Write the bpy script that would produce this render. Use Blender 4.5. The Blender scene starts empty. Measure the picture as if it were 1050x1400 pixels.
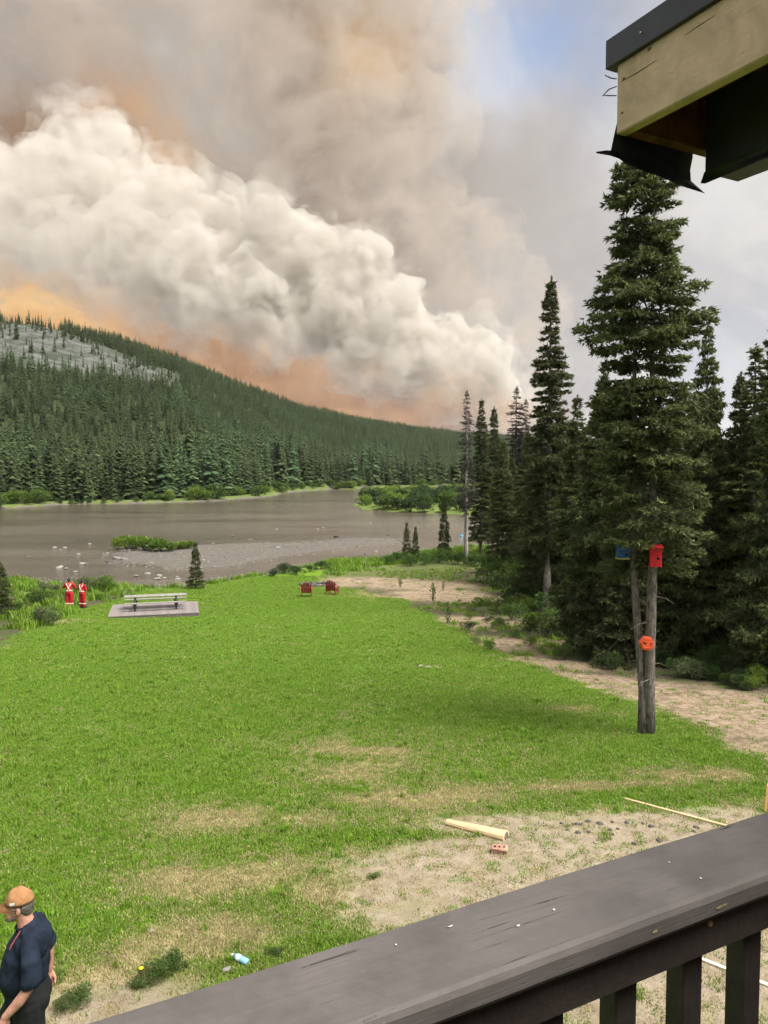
import bpy, bmesh, math, random
import numpy as np
from mathutils import Vector, Matrix, noise as mnoise
R = math.radians
sc = bpy.context.scene
C = sc.collection

# ------------------------------------------------------------------ camera
F = 1058.0                                   # focal length in pixels of the 1050 x 1400 photograph
EYE = Vector((0.0, 0.0, 5.0))                # ground at the house is z = 0
PITCH = math.atan(60.0 / F)
cam_d = bpy.data.cameras.new('camera')
cam_d.sensor_fit = 'VERTICAL'; cam_d.sensor_height = 24.0
cam_d.lens = 24.0 * F / 1400.0
cam_d.clip_start = 0.05; cam_d.clip_end = 20000.0
cam = bpy.data.objects.new('camera', cam_d); C.objects.link(cam)
cam.location = EYE; cam.rotation_euler = (R(90) - PITCH, 0, 0)
sc.camera = cam

# ------------------------------------------------------------------ exposure
vs = sc.view_settings
vs.view_transform = 'Standard'; vs.look = 'None'; vs.gamma = 1.0; vs.use_curve_mapping = False
EXPOSURE = 1.15
vs.exposure = EXPOSURE
sc.render.engine = 'CYCLES'
cy = sc.cycles
cy.use_denoising = True
cy.max_bounces = 14; cy.diffuse_bounces = 2; cy.glossy_bounces = 2; cy.transmission_bounces = 3
cy.use_adaptive_sampling = True; cy.adaptive_threshold = 0.05
cy.transparent_max_bounces = 8; cy.volume_bounces = 12
cy.caustics_reflective = False; cy.caustics_refractive = False

def ray(px, py):
    """unit world direction through a pixel of the photograph"""
    a = (px - 525.0) / F; b = (700.0 - py) / F
    v = Vector((a, math.cos(PITCH) + b * math.sin(PITCH), -math.sin(PITCH) + b * math.cos(PITCH)))
    return v.normalized()
def at_y(px, py, Y):
    d = ray(px, py); return EYE + d * (Y / d.y)
def at_z(px, py, z):
    d = ray(px, py); return EYE + d * ((z - EYE.z) / d.z)

# ------------------------------------------------------------------ sun and smoky sky
SUN_EL, SUN_AZ = 58.0, 122.0                 # azimuth from +Y towards +X
sun_d = bpy.data.lights.new('sun', 'SUN'); sun_d.energy = 3.7; sun_d.angle = R(38); sun_d.color = (1.0, 0.95, 0.87)
sun = bpy.data.objects.new('sun', sun_d); C.objects.link(sun)
sdir = Vector((math.sin(R(SUN_AZ)) * math.cos(R(SUN_EL)), math.cos(R(SUN_AZ)) * math.cos(R(SUN_EL)), math.sin(R(SUN_EL))))
sun.rotation_euler = (-sdir).to_track_quat('-Z', 'Y').to_euler()
sun.location = (20, -10, 40)

class NT:
    """small helper for writing node trees"""
    def __init__(s, tree): s.t = tree; s.n = tree.nodes; s.l = tree.links
    def new(s, kind, **kw):
        n = s.n.new(kind)
        for k, v in kw.items(): setattr(n, k, v)
        return n
    def put(s, sock, v):
        if v is None: return
        if isinstance(v, bpy.types.NodeSocket): s.l.new(v, sock)
        else: sock.default_value = v
    def math(s, op, a, b=None, c=None, clamp=False):
        n = s.new('ShaderNodeMath', operation=op, use_clamp=clamp)
        for i, v in enumerate((a, b, c)): s.put(n.inputs[i], v)
        return n.outputs[0]
    def vmath(s, op, a, b=None, scale=None):
        n = s.new('ShaderNodeVectorMath', operation=op)
        s.put(n.inputs[0], a); s.put(n.inputs[1], b)
        if scale is not None: s.put(n.inputs['Scale'], scale)
        return n.outputs['Value'] if op in ('DOT_PRODUCT', 'LENGTH', 'DISTANCE') else n.outputs['Vector']
    def mix(s, f, a, b, blend='MIX'):
        n = s.new('ShaderNodeMix', data_type='RGBA', blend_type=blend)
        s.put(n.inputs[0], f)
        s.put(n.inputs[6], a if not isinstance(a, tuple) else (*a[:3], 1)); s.put(n.inputs[7], b if not isinstance(b, tuple) else (*b[:3], 1))
        return n.outputs[2]
    def noise(s, vec, scale, detail=4, rough=0.55, dist=0.0, lac=2.0, out='Fac'):
        n = s.new('ShaderNodeTexNoise'); s.put(n.inputs['Vector'], vec)
        n.inputs['Scale'].default_value = scale; n.inputs['Detail'].default_value = detail
        n.inputs['Roughness'].default_value = rough; n.inputs['Distortion'].default_value = dist
        n.inputs['Lacunarity'].default_value = lac
        return n.outputs[out]
    def ramp(s, f, stops, interp='LINEAR'):
        n = s.new('ShaderNodeValToRGB'); s.put(n.inputs[0], f); e = n.color_ramp
        e.interpolation = interp
        while len(e.elements) < len(stops): e.elements.new(0.5)
        for el, (p, c) in zip(e.elements, stops):
            el.position = p; el.color = (*c[:3], 1) if isinstance(c, tuple) else (c, c, c, 1)
        return n.outputs[0]
    def smooth(s, f, lo, hi):
        n = s.new('ShaderNodeMapRange', interpolation_type='SMOOTHSTEP')
        s.put(n.inputs[0], f); n.inputs[1].default_value = lo; n.inputs[2].default_value = hi
        return n.outputs[0]

def lin(r, g, b):
    """sRGB 0-255 as seen in the photograph -> scene-linear before exposure (used for the sky, which gives off light)"""
    f = lambda c: (c / 255 / 12.92) if c / 255 <= 0.04045 else ((c / 255 + 0.055) / 1.055) ** 2.4
    k = 2.0 ** -EXPOSURE
    return (f(r) * k, f(g) * k, f(b) * k)

world = bpy.data.worlds.new('World'); sc.world = world; world.use_nodes = True
w = NT(world.node_tree); w.n.clear()
wout = w.new('ShaderNodeOutputWorld')
sky = w.new('ShaderNodeTexSky', sky_type='NISHITA'); sky.sun_disc = False
sky.sun_elevation = R(SUN_EL); sky.sun_rotation = R(SUN_AZ); sky.dust_density = 2.0; sky.air_density = 1.0
bg_sky = w.new('ShaderNodeBackground'); w.put(bg_sky.inputs[0], sky.outputs[0]); bg_sky.inputs[1].default_value = 0.10
tc = w.new('ShaderNodeTexCoord'); D = tc.outputs['Generated']
sx = w.new('ShaderNodeSeparateXYZ'); w.put(sx.inputs[0], D)
wn = w.noise(D, 3.2, 5, 0.6, 0.3, out='Color')
wv = w.vmath('SUBTRACT', wn, (0.5, 0.5, 0.5))
wn2 = w.noise(D, 11.0, 5, 0.62, 0.5, out='Color')
wv2 = w.vmath('SUBTRACT', wn2, (0.5, 0.5, 0.5))
Dw = w.vmath('ADD', w.vmath('ADD', D, w.vmath('SCALE', wv, scale=0.22)), w.vmath('SCALE', wv2, scale=0.11))
sw = w.new('ShaderNodeSeparateXYZ'); w.put(sw.inputs[0], Dw)
AZ = w.math('ARCTAN2', sw.outputs[0], sw.outputs[1])
EL = w.math('ARCTAN2', sw.outputs[2], w.math('SQRT', w.math('ADD', w.math('MULTIPLY', sw.outputs[0], sw.outputs[0]), w.math('MULTIPLY', sw.outputs[1], sw.outputs[1]))))
# the even smoke-and-cloud veil that covers the whole sky
veil_n = w.noise(w.vmath('MULTIPLY', D, (1.0, 1.0, 1.9)), 3.4, 8, 0.6, 0.5)
veil = w.ramp(veil_n, [(0.36, lin(178, 190, 214)), (0.46, lin(212, 214, 221)), (0.60, lin(250, 249, 247))])
col = veil
def patch(px, py, sx_, sy_, rgb, amount, tilt=0.0, power=1.0):
    """a body of differently coloured smoke in the sky, seen in the direction of a pixel; sizes in photograph pixels"""
    global col
    d = ray(px, py); a0 = math.atan2(d.x, d.y); e0 = math.atan2(d.z, math.hypot(d.x, d.y))
    da = w.math('SUBTRACT', AZ, a0); de = w.math('SUBTRACT', EL, e0)
    ct, st = math.cos(R(tilt)), math.sin(R(tilt))
    p = w.math('DIVIDE', w.math('ADD', w.math('MULTIPLY', da, ct), w.math('MULTIPLY', de, st)), sx_ / F)
    q = w.math('DIVIDE', w.math('SUBTRACT', w.math('MULTIPLY', de, ct), w.math('MULTIPLY', da, st)), sy_ / F)
    r2 = w.math('ADD', w.math('MULTIPLY', p, p), w.math('MULTIPLY', q, q))
    g = w.math('MULTIPLY', w.math('EXPONENT', w.math('MULTIPLY', r2, -1.0)), amount, clamp=True)
    col = w.mix(g, col, lin(*rgb))
#PATCHES
patch(330, 100, 620, 380, (176, 166, 156), 0.97)
patch(250, 330, 560, 220, (182, 168, 152), 0.95)
patch(300, 60, 130, 150, (198, 196, 194), 0.75, 70)
patch(70, 190, 170, 70, (150, 118, 92), 0.9, -40)
patch(130, 120, 90, 45, (220, 160, 104), 0.7, -50)
patch(215, 205, 80, 40, (222, 176, 128), 0.6, -60)
patch(20, 30, 140, 60, (168, 163, 158), 0.7)
patch(455, 130, 90, 220, (126, 106, 88), 0.95, 8)
patch(560, 90, 130, 130, (176, 152, 124), 0.75)
patch(525, 80, 60, 40, (226, 172, 100), 0.95, 20)
patch(610, 260, 150, 150, (176, 164, 152), 0.7)
patch(720, 340, 110, 190, (198, 194, 191), 0.55)
patch(690, 60, 60, 90, (236, 236, 240), 0.8, 20)
patch(860, 170, 60, 110, (232, 233, 238), 0.5, -15)
patch(1010, 290, 50, 60, (240, 238, 238), 0.6)
patch(740, 20, 40, 60, (170, 190, 226), 0.6, 20)
patch(985, 500, 60, 90, (194, 205, 222), 0.55)
patch(960, 400, 90, 70, (218, 212, 206), 0.5)
# glow under the plume along the ridge
patch(120, 470, 330, 75, (224, 168, 108), 0.97, -17)
patch(60, 428, 170, 22, (250, 206, 146), 0.9, -14)
patch(430, 545, 200, 52, (202, 148, 104), 0.95, -14)
patch(410, 500, 110, 45, (156, 112, 82), 0.8, -20)
patch(560, 560, 120, 50, (152, 122, 106), 0.9, -10)
patch(660, 585, 80, 40, (142, 120, 116), 0.8, -10)
patch(330, 500, 90, 20, (150, 106, 76), 0.7, -18)
patch(240, 470, 60, 14, (178, 126, 84), 0.6, -18)
patch(470, 560, 60, 18, (228, 182, 134), 0.6, -10)
em = w.new('ShaderNodeBackground'); w.put(em.inputs[0], col); em.inputs[1].default_value = 1.0
# openings where the blue sky shows: the frame's upper right and on to the right and behind
blue_n = w.noise(Dw, 1.7, 5, 0.6, 0.2)
d_ = ray(775, 12); a0 = math.atan2(d_.x, d_.y); e0 = math.atan2(d_.z, math.hypot(d_.x, d_.y))
g1 = w.math('EXPONENT', w.math('MULTIPLY', w.math('ADD', w.math('POWER', w.math('DIVIDE', w.math('SUBTRACT', AZ, a0), 0.085), 2.0), w.math('POWER', w.math('DIVIDE', w.math('SUBTRACT', EL, e0), 0.07), 2.0)), -1.0))
open_ = w.math('MAXIMUM', w.math('MULTIPLY', g1, 0.5), w.math('MULTIPLY', w.smooth(blue_n, 0.56, 0.72), w.smooth(AZ, 0.45, 0.9)), clamp=True)
mixw = w.new('ShaderNodeMixShader'); w.put(mixw.inputs[0], open_); w.put(mixw.inputs[1], em.outputs[0]); w.put(mixw.inputs[2], bg_sky.outputs[0])
w.put(wout.inputs[0], mixw.outputs[0])
# ------------------------------------------------------------------ helpers
rng = np.random.default_rng(11)
random.seed(5)
def tag(o, label=None, cat=None, group=None, kind=None):
    if label: o['label'] = label
    if cat: o['category'] = cat
    if group: o['group'] = group
    if kind: o['kind'] = kind
    return o
def empty(name, loc=(0, 0, 0), rz=0.0):
    o = bpy.data.objects.new(name, None); C.objects.link(o); o.location = loc; o.rotation_euler = (0, 0, rz)
    o.empty_display_size = 0.2
    return o
def link(name, me, parent=None, mats=None):
    o = bpy.data.objects.new(name, me); C.objects.link(o)
    if parent is not None: o.parent = parent
    if mats is not None:
        for m in (mats if isinstance(mats, (list, tuple)) else [mats]): me.materials.append(m)
    return o
def mesh_np(name, V, Fc, tint=None, smooth=False, matidx=None):
    """mesh from numpy arrays; Fc is (n,3) or (n,4)"""
    me = bpy.data.meshes.new(name)
    V = np.asarray(V, dtype=np.float32); Fc = np.asarray(Fc, dtype=np.int32); k = Fc.shape[1]
    me.vertices.add(len(V)); me.vertices.foreach_set('co', V.ravel())
    me.loops.add(Fc.size); me.loops.foreach_set('vertex_index', Fc.ravel())
    me.polygons.add(len(Fc)); me.polygons.foreach_set('loop_start', np.arange(0, Fc.size, k, dtype=np.int32))
    if smooth: me.polygons.foreach_set('use_smooth', np.ones(len(Fc), dtype=bool))
    if matidx is not None: me.polygons.foreach_set('material_index', np.asarray(matidx, dtype=np.int32))
    if tint is not None:
        a = me.attributes.new('tint', 'FLOAT', 'POINT'); a.data.foreach_set('value', np.asarray(tint, dtype=np.float32))
    me.update(calc_edges=True); me.validate()
    return me
def bm_mesh(name, bm, smooth=False):
    me = bpy.data.meshes.new(name); bm.normal_update(); bm.to_mesh(me); bm.free()
    if smooth:
        for p in me.polygons: p.use_smooth = True
    return me
def box(sx_, sy_, sz_, c=(0, 0, 0), bevel=0.0, jitter=0.0, bm=None, rot=None, seg=1):
    own = bm is None; bm = bm or bmesh.new(); n0 = set(bm.verts)
    r = bmesh.ops.create_cube(bm, size=1.0)
    vs_ = r['verts']
    bmesh.ops.scale(bm, vec=(sx_, sy_, sz_), verts=vs_)
    if bevel > 0:
        es = list({e for v in vs_ for e in v.link_edges})
        bmesh.ops.bevel(bm, geom=es, offset=bevel, segments=seg, affect='EDGES', profile=0.5)
    new = [v for v in bm.verts if v not in n0]
    if rot is not None: bmesh.ops.transform(bm, matrix=rot, verts=new)
    for v in new:
        v.co += Vector(c)
        if jitter: v.co += Vector((random.uniform(-1, 1), random.uniform(-1, 1), random.uniform(-1, 1))) * jitter
    return bm
def tube(pts, radii, n=8, bm=None, cap=True, wob=0.0):
    bm = bm or bmesh.new(); rings = []
    P = [Vector(p) for p in pts]
    for i, p in enumerate(P):
        d = (P[min(i + 1, len(P) - 1)] - P[max(i - 1, 0)]).normalized()
        a = d.cross(Vector((0, 0, 1)));
        if a.length < 1e-3: a = d.cross(Vector((1, 0, 0)))
        a.normalize(); b = d.cross(a)
        rings.append([bm.verts.new(p + (a * math.cos(2 * math.pi * j / n) + b * math.sin(2 * math.pi * j / n)) * radii[i] * (1 + random.uniform(-wob, wob))) for j in range(n)])
    for i in range(len(rings) - 1):
        for j in range(n):
            bm.faces.new((rings[i][j], rings[i][(j + 1) % n], rings[i + 1][(j + 1) % n], rings[i + 1][j]))
    if cap:
        bm.faces.new(rings[0][::-1]); bm.faces.new(rings[-1])
    bmesh.ops.recalc_face_normals(bm, faces=bm.faces[:])
    return bm
def rock_mesh(name, seed, sub=2, flat=0.6):
    bm = bmesh.new(); bmesh.ops.create_icosphere(bm, subdivisions=sub, radius=1.0)
    o = Vector((seed * 7.3, seed * 1.7, 0))
    for v in bm.verts:
        c = v.co.copy(); v.co = c * (1 + 0.35 * mnoise.noise(c * 1.1 + o) + 0.15 * mnoise.noise(c * 2.7 + o)); v.co.z *= flat
    return bm_mesh(name, bm, True)

# ------------------------------------------------------------------ materials
def new_mat(name):
    m = bpy.data.materials.new(name); m.use_nodes = True; t = NT(m.node_tree); t.n.clear()
    t.out = t.new('ShaderNodeOutputMaterial'); t.bsdf = t.new('ShaderNodeBsdfPrincipled')
    t.put(t.out.inputs[0], t.bsdf.outputs[0])
    return m, t
def plain(name, rgb, rough=0.6, var=0.25, scale=6.0, bump=0.2, bscale=40.0, spec=0.4, metallic=0.0, stretch=None, dirt=None, coord='Object'):
    m, t = new_mat(name)
    tc_ = t.new('ShaderNodeTexCoord'); v = tc_.outputs[coord]
    if stretch: v = t.vmath('MULTIPLY', v, stretch)
    n = t.noise(v, scale, 6, 0.62, 0.3)
    c = t.mix(t.smooth(n, 0.3, 0.7), tuple(x * (1 - var) for x in rgb), tuple(min(1, x * (1 + var)) for x in rgb))
    if dirt:
        n2 = t.noise(v, dirt[1], 5, 0.7, 0.5); c = t.mix(t.smooth(n2, dirt[2], dirt[2] + 0.12), c, dirt[0])
    t.put(t.bsdf.inputs['Base Color'], c)
    t.bsdf.inputs['Roughness'].default_value = rough; t.bsdf.inputs['Specular IOR Level'].default_value = spec
    t.bsdf.inputs['Metallic'].default_value = metallic
    if bump > 0:
        b = t.new('ShaderNodeBump'); b.inputs['Strength'].default_value = bump; b.inputs['Distance'].default_value = 0.02 if bump >= 0.9 else 0.01
        t.put(b.inputs['Height'], t.noise(v, bscale, 5, 0.6)); t.put(t.bsdf.inputs['Normal'], b.outputs[0])
    return m
def leaf_mat(name, dark, light, rough=0.55, trans=0.25, spec=0.25, rand=0.25):
    """foliage: colour varies from old to new growth with the 'tint' stored on each leaf and from plant to plant"""
    m, t = new_mat(name)
    a = t.new('ShaderNodeAttribute', attribute_name='tint')
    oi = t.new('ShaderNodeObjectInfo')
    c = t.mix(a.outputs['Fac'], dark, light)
    hs = t.new('ShaderNodeHueSaturation')
    t.put(hs.inputs['Color'], c)
    t.put(hs.inputs['Value'], t.math('ADD', 1.0 - rand, t.math('MULTIPLY', oi.outputs['Random'], 2 * rand)))
    t.put(hs.inputs['Hue'], t.math('ADD', 0.488, t.math('MULTIPLY', t.math('FRACT', t.math('MULTIPLY', oi.outputs['Random'], 7.31)), 0.024)))
    t.put(t.bsdf.inputs['Base Color'], hs.outputs[0])
    t.bsdf.inputs['Roughness'].default_value = rough; t.bsdf.inputs['Specular IOR Level'].default_value = spec
    tr = t.new('ShaderNodeBsdfTranslucent'); t.put(tr.inputs[0], hs.outputs[0])
    mx = t.new('ShaderNodeMixShader'); mx.inputs[0].default_value = trans
    t.put(mx.inputs[1], t.bsdf.outputs[0]); t.put(mx.inputs[2], tr.outputs[0]); t.put(t.out.inputs[0], mx.outputs[0])
    return m
M = {}
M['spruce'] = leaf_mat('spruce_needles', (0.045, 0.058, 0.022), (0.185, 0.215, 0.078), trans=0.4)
M['spruce_far'] = leaf_mat('far_spruce_needles', (0.030, 0.048, 0.019), (0.115, 0.160, 0.056), rand=0.35)
M['larch'] = leaf_mat('larch_needles', (0.045, 0.082, 0.036), (0.115, 0.185, 0.072), rand=0.25)
M['dead'] = leaf_mat('dead_needles', (0.045, 0.040, 0.034), (0.115, 0.105, 0.09), trans=0.1)
M['shrub'] = leaf_mat('shrub_leaves', (0.035, 0.075, 0.016), (0.13, 0.21, 0.045), trans=0.35)
M['shrub_dark'] = leaf_mat('dark_shrub_leaves', (0.022, 0.045, 0.016), (0.07, 0.115, 0.035), trans=0.3)
M['shrub_pale'] = leaf_mat('pale_shrub_leaves', (0.075, 0.10, 0.045), (0.20, 0.24, 0.11), trans=0.3)
M['shrub_bright'] = leaf_mat('bright_shrub_leaves', (0.07, 0.13, 0.016), (0.20, 0.29, 0.05), trans=0.35)
M['grass'] = leaf_mat('lawn_blades', (0.100, 0.195, 0.013), (0.215, 0.350, 0.036), trans=0.35, rand=0.22)
M['dry_grass'] = leaf_mat('dry_blades', (0.27, 0.235, 0.10), (0.52, 0.45, 0.24), trans=0.25, rand=0.2)
M['bark'] = plain('spruce_bark', (0.15, 0.130, 0.112), 0.9, 0.55, 16, 1.0, 42, 0.12, stretch=(1, 1, 0.35), dirt=((0.25, 0.235, 0.21), 22, 0.55))
M['bark_pale'] = plain('weathered_bark', (0.30, 0.27, 0.235), 0.9, 0.35, 9, 0.8, 30, 0.15, stretch=(1, 1, 0.3))
M['rock'] = plain('river_rock', (0.17, 0.155, 0.138), 0.85, 0.35, 3, 0.5, 14)
M['rock_dark'] = plain('dark_rock', (0.075, 0.07, 0.065), 0.8, 0.4, 4, 0.5, 14)
# ------------------------------------------------------------------ terrain
WATER = -5.0
PROF = np.array([(-60, 0.2), (0, 0.0), (8, -0.05), (12, -0.28), (16, -0.62), (22, -1.2), (30, -2.0), (38, -2.85), (47, -3.70), (54, -4.0), (62, -4.25), (80, -4.3), (400, -4.2)])
def poly(px_pts, z, extra):
    return np.array([tuple(at_z(a, b, z))[:2] for a, b in px_pts] + list(extra))
NEAR = poly([(0, 797), (60, 792), (100, 800), (160, 806), (230, 806), (300, 795), (360, 786), (430, 773), (500, 768), (516, 765), (540, 760), (600, 754), (660, 750), (720, 745), (800, 737), (1050, 722)], WATER,
            [(600, 160), (600, -200), (-600, -200), (-600, 60), (-120, 62)])
FAR = poly([(-150, 698), (0, 696), (90, 690), (160, 689), (210, 688), (300, 685), (375, 679), (392, 674), (450, 669.5), (520, 668), (625, 665)], WATER,
           [(2500, 900), (2500, 3000), (-2500, 3000), (-2500, 190), (-300, 185)])
PEN = poly([(640, 703), (560, 701), (495, 697), (484, 691), (498, 682), (540, 676), (620, 672)], WATER, [(500, 330), (500, 230)])
BAR = poly([(152, 757), (200, 748), (262, 744), (350, 743), (430, 741), (500, 736), (545, 737), (530, 745), (450, 752), (380, 764), (300, 775), (235, 778), (170, 770)], WATER, [])
def sdist(P, Q):
    """signed distance of points P (n,2) to polygon Q, positive inside"""
    d2 = np.full(len(P), 1e18); inside = np.zeros(len(P), bool)
    for i in range(len(Q)):
        a = Q[i]; b = Q[(i + 1) % len(Q)]; e = b - a; w_ = P - a
        t = np.clip((w_ @ e) / (e @ e), 0, 1); q = w_ - t[:, None] * e
        d2 = np.minimum(d2, (q * q).sum(1))
        c = (a[1] > P[:, 1]) != (b[1] > P[:, 1])
        with np.errstate(divide='ignore', invalid='ignore'):
            xi = (b[0] - a[0]) * (P[:, 1] - a[1]) / (b[1] - a[1]) + a[0]
        inside ^= c & (P[:, 0] < xi)
    return np.where(inside, 1, -1) * np.sqrt(d2)
def vnoise(x, y, s, seed=0):
    """cheap smooth value noise in numpy"""
    x = np.asarray(x) / s + seed * 17.3; y = np.asarray(y) / s + seed * 9.1
    xi = np.floor(x).astype(np.int64); yi = np.floor(y).astype(np.int64); fx = x - xi; fy = y - yi
    fx = fx * fx * (3 - 2 * fx); fy = fy * fy * (3 - 2 * fy)
    def h(a, b):
        n = (a * 374761393 + b * 668265263 + seed * 1442695) & 0x7fffffff
        n = ((n ^ (n >> 13)) * 1274126177) & 0x7fffffff
        return ((n ^ (n >> 16)) & 0xffff) / 65535.0
    return (h(xi, yi) * (1 - fx) + h(xi + 1, yi) * fx) * (1 - fy) + (h(xi, yi + 1) * (1 - fx) + h(xi + 1, yi + 1) * fx) * fy - 0.5
HPX = np.array([-1200, -700, -300, 0, 50, 150, 230, 320, 420, 520, 620, 760, 1100, 1600])
HPY = np.array([330, 350, 380, 420, 428, 448, 474, 511, 548, 568, 582, 592, 596, 588])
HYC = np.array([520, 540, 570, 600, 610, 640, 680, 740, 830, 920, 1000, 1080, 1150, 1150.])
HU = (HPX - 525) / F
HZ = 5 + (640 - HPY) / F * HYC - 12.0
Y0U = np.interp(HU, (np.array([0, 100, 380, 520, 620, 1000]) - 525) / F, [215, 225, 270, 380, 420, 450])
def hill_z(x, y):
    u = x / np.maximum(y, 60.0)
    yc = np.interp(u, HU, HYC); zc = np.interp(u, HU, HZ); y0 = np.interp(u, HU, Y0U)
    t = np.clip((y - y0) / (yc - y0), 0, 1)
    S = 0.42 * t + 0.58 * t * t * (3 - 2 * t)
    z = -4.2 + (zc + 4.2) * S
    z += (vnoise(x, y, 60, 3) * 6 + vnoise(x, y, 22, 4) * 2.0) * np.clip(t * 3, 0, 1) * np.clip((1.25 - t), 0, 1)
    return np.where(y > yc, z - (y - yc) * 0.12, z)
def terrain(x, y):
    x = np.asarray(x, float); y = np.asarray(y, float); P = np.stack([x, y], 1)
    jx = vnoise(x, y, 2.3, 8) * 1.0 + vnoise(x, y, 6, 9) * 1.6
    sn = sdist(P, NEAR) + jx * np.clip((y - 40) / 40, 0, 1); sf = sdist(P, FAR) + jx * 1.2; sp = sdist(P, PEN) + jx; sb = sdist(P, BAR) + jx * 1.6
    zp = np.interp(y, PROF[:, 0], PROF[:, 1])
    zp = zp + vnoise(x, y, 5.0, 1) * 0.10 + vnoise(x, y, 1.6, 2) * 0.03 * (y > 3)
    z = np.where(sn > 0, np.minimum(zp, WATER + 0.10 * np.minimum(sn, 2.0) + 0.28 * np.maximum(sn - 2.0, 0)), WATER + np.maximum(-0.9, sn * 0.08))
    zf = np.where(sf > 0, np.minimum(hill_z(x, y), WATER + 0.1 + 0.22 * sf + 0.7 * np.maximum(sf - 10, 0)), -9.0)
    zpn = np.where(sp > 0, WATER + np.minimum(0.7, 0.15 * sp), -9.0)
    zb = np.where(sb > 0, WATER + np.minimum(0.16, 0.06 * sb) + vnoise(x, y, 1.1, 5) * 0.05, -9.0)
    return np.maximum(np.maximum(z, zf), np.maximum(zpn, zb)), sn, sf, sp, sb
def gz(x, y):
    return float(terrain([x], [y])[0][0])
def ground_at(px, py, y1=400.0):
    """first point where the view ray of a pixel meets the terrain (or the water)"""
    d = ray(px, py)
    Y = np.concatenate([np.arange(2.0, 60, 0.6), np.arange(60, y1, 2.0)])
    for _ in range(2):
        pts = np.array(EYE)[None] + np.array(d)[None] * (Y / d.y)[:, None]
        z = np.maximum(terrain(pts[:, 0], pts[:, 1])[0], WATER)
        k = int(np.argmax(pts[:, 2] <= z))
        if len(Y) > 60: Y = np.linspace(Y[max(k - 1, 0)], Y[k], 41)
    return Vector((pts[k, 0], pts[k, 1], z[k]))
def steps(*segs):
    out = []
    for a, b, s in segs: out.append(np.arange(a, b, s))
    return np.concatenate(out + [np.array([segs[-1][1]])])
ys = steps((-60, 2, 4.0), (2, 28, 0.22), (28, 62, 0.4), (62, 112, 0.8), (112, 330, 2.5), (330, 1200, 14))
xh = steps((0, 11, 0.22), (11, 30, 0.5), (30, 100, 1.6), (100, 300, 5), (300, 1200, 30))
xs = np.concatenate([-xh[::-1], xh[1:]])
GX, GY = np.meshgrid(xs, ys); gx = GX.ravel(); gy = GY.ravel()
gzv, SN, SF, SP, SB = terrain(gx, gy)
nx, ny = len(xs), len(ys)
idx = np.arange(nx * ny).reshape(ny, nx)
quads = np.stack([idx[:-1, :-1], idx[:-1, 1:], idx[1:, 1:], idx[1:, :-1]], -1).reshape(-1, 4)
# ---- what covers the ground where (metres, from the photograph)
BC = {}
def blob(px, py, rx, ry, x, y, tilt=0.0):
    if (px, py) not in BC: BC[(px, py)] = ground_at(px, py)
    c = BC[(px, py)]; ct, st = math.cos(R(tilt)), math.sin(R(tilt))
    dx = x - c.x; dy = y - c.y; p = (dx * ct + dy * st) / rx; q = (dy * ct - dx * st) / ry
    return np.exp(-(p * p + q * q))
DIRT_BLOBS = [(600, 1235, 1.2, 0.55, 25), (740, 1205, 1.3, 0.6, 25), (870, 1170, 1.6, 0.7, 20), (980, 1130, 1.6, 0.7, 15), (660, 1225, 1.2, 0.6, 25), (640, 1180, 1.9, 0.9, 8), (790, 1150, 1.6, 0.8, 5), (720, 1125, 2.0, 0.5, 5), (900, 1130, 1.8, 0.9, 0), (1000, 1150, 2.2, 1.2, 10), (560, 1215, 0.8, 0.6, 20), (900, 1330, 3.2, 1.1, 15), (1040, 1250, 3, 1.5, 10), (700, 1280, 2.0, 0.8, 25), (520, 1330, 0.8, 0.4, 25), (130, 1380, 0.9, 0.35, 15), (30, 1400, 0.8, 0.35, 10)]
TRAIL = [(430, 800, 3.0, 0.9, 0), (500, 795, 3.5, 1.6, 0), (570, 800, 3.6, 2.2, -10), (610, 815, 3.0, 2.5, -30), (625, 850, 2.2, 2.2, -40), (665, 880, 1.8, 1.6, -40), (720, 905, 2.4, 0.9, -20), (800, 930, 2.4, 0.8, -20), (880, 945, 2.4, 0.9, -15), (960, 965, 2.6, 1.2, -15), (1040, 985, 2.5, 1.4, -10), (980, 1030, 1.6, 0.7, 0), (1040, 1040, 1.5, 1.2, 0)]
DRYB = [(500, 1030, 1.3, 1.6, 15), (470, 1060, 1.2, 0.9, 0), (600, 1090, 1.6, 0.7, 10), (470, 1230, 0.5, 0.5, 0), (430, 1215, 0.4, 0.35, 0), (250, 1290, 1.0, 0.5, 15), (150, 1330, 0.9, 0.4, 10), (800, 970, 0.9, 0.5, -5), (540, 815, 4, 1.5, -10), (585, 912, 0.5, 0.25, 0), (60, 850, 2.0, 1.5, 10), (300, 1200, 1.3, 0.6, 10), (360, 1120, 1.6, 0.5, 0), (520, 1090, 1.2, 0.5, 15), (820, 1075, 2.2, 0.4, 5), (960, 1060, 1.6, 0.5, 5)]
def ssum(blobs, x, y):
    s = np.zeros_like(x)
    for a, b, rx, ry, t in blobs: s = np.maximum(s, blob(a, b, rx, ry, x, y, t))
    return s
EDGES = {}
def edge_right(y):
    """x of the lawn's right edge against the trail, by distance"""
    P = EDGES.get('r') or [ground_at(a, b) for a, b in ((1050, 1040), (930, 990), (860, 962), (760, 925), (680, 895), (630, 868), (590, 840), (545, 818), (480, 806), (430, 800))]
    EDGES['r'] = P
    Y = np.array([p.y for p in P]); X = np.array([p.x for p in P]); o = np.argsort(Y)
    return np.interp(y, Y[o], X[o])
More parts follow.
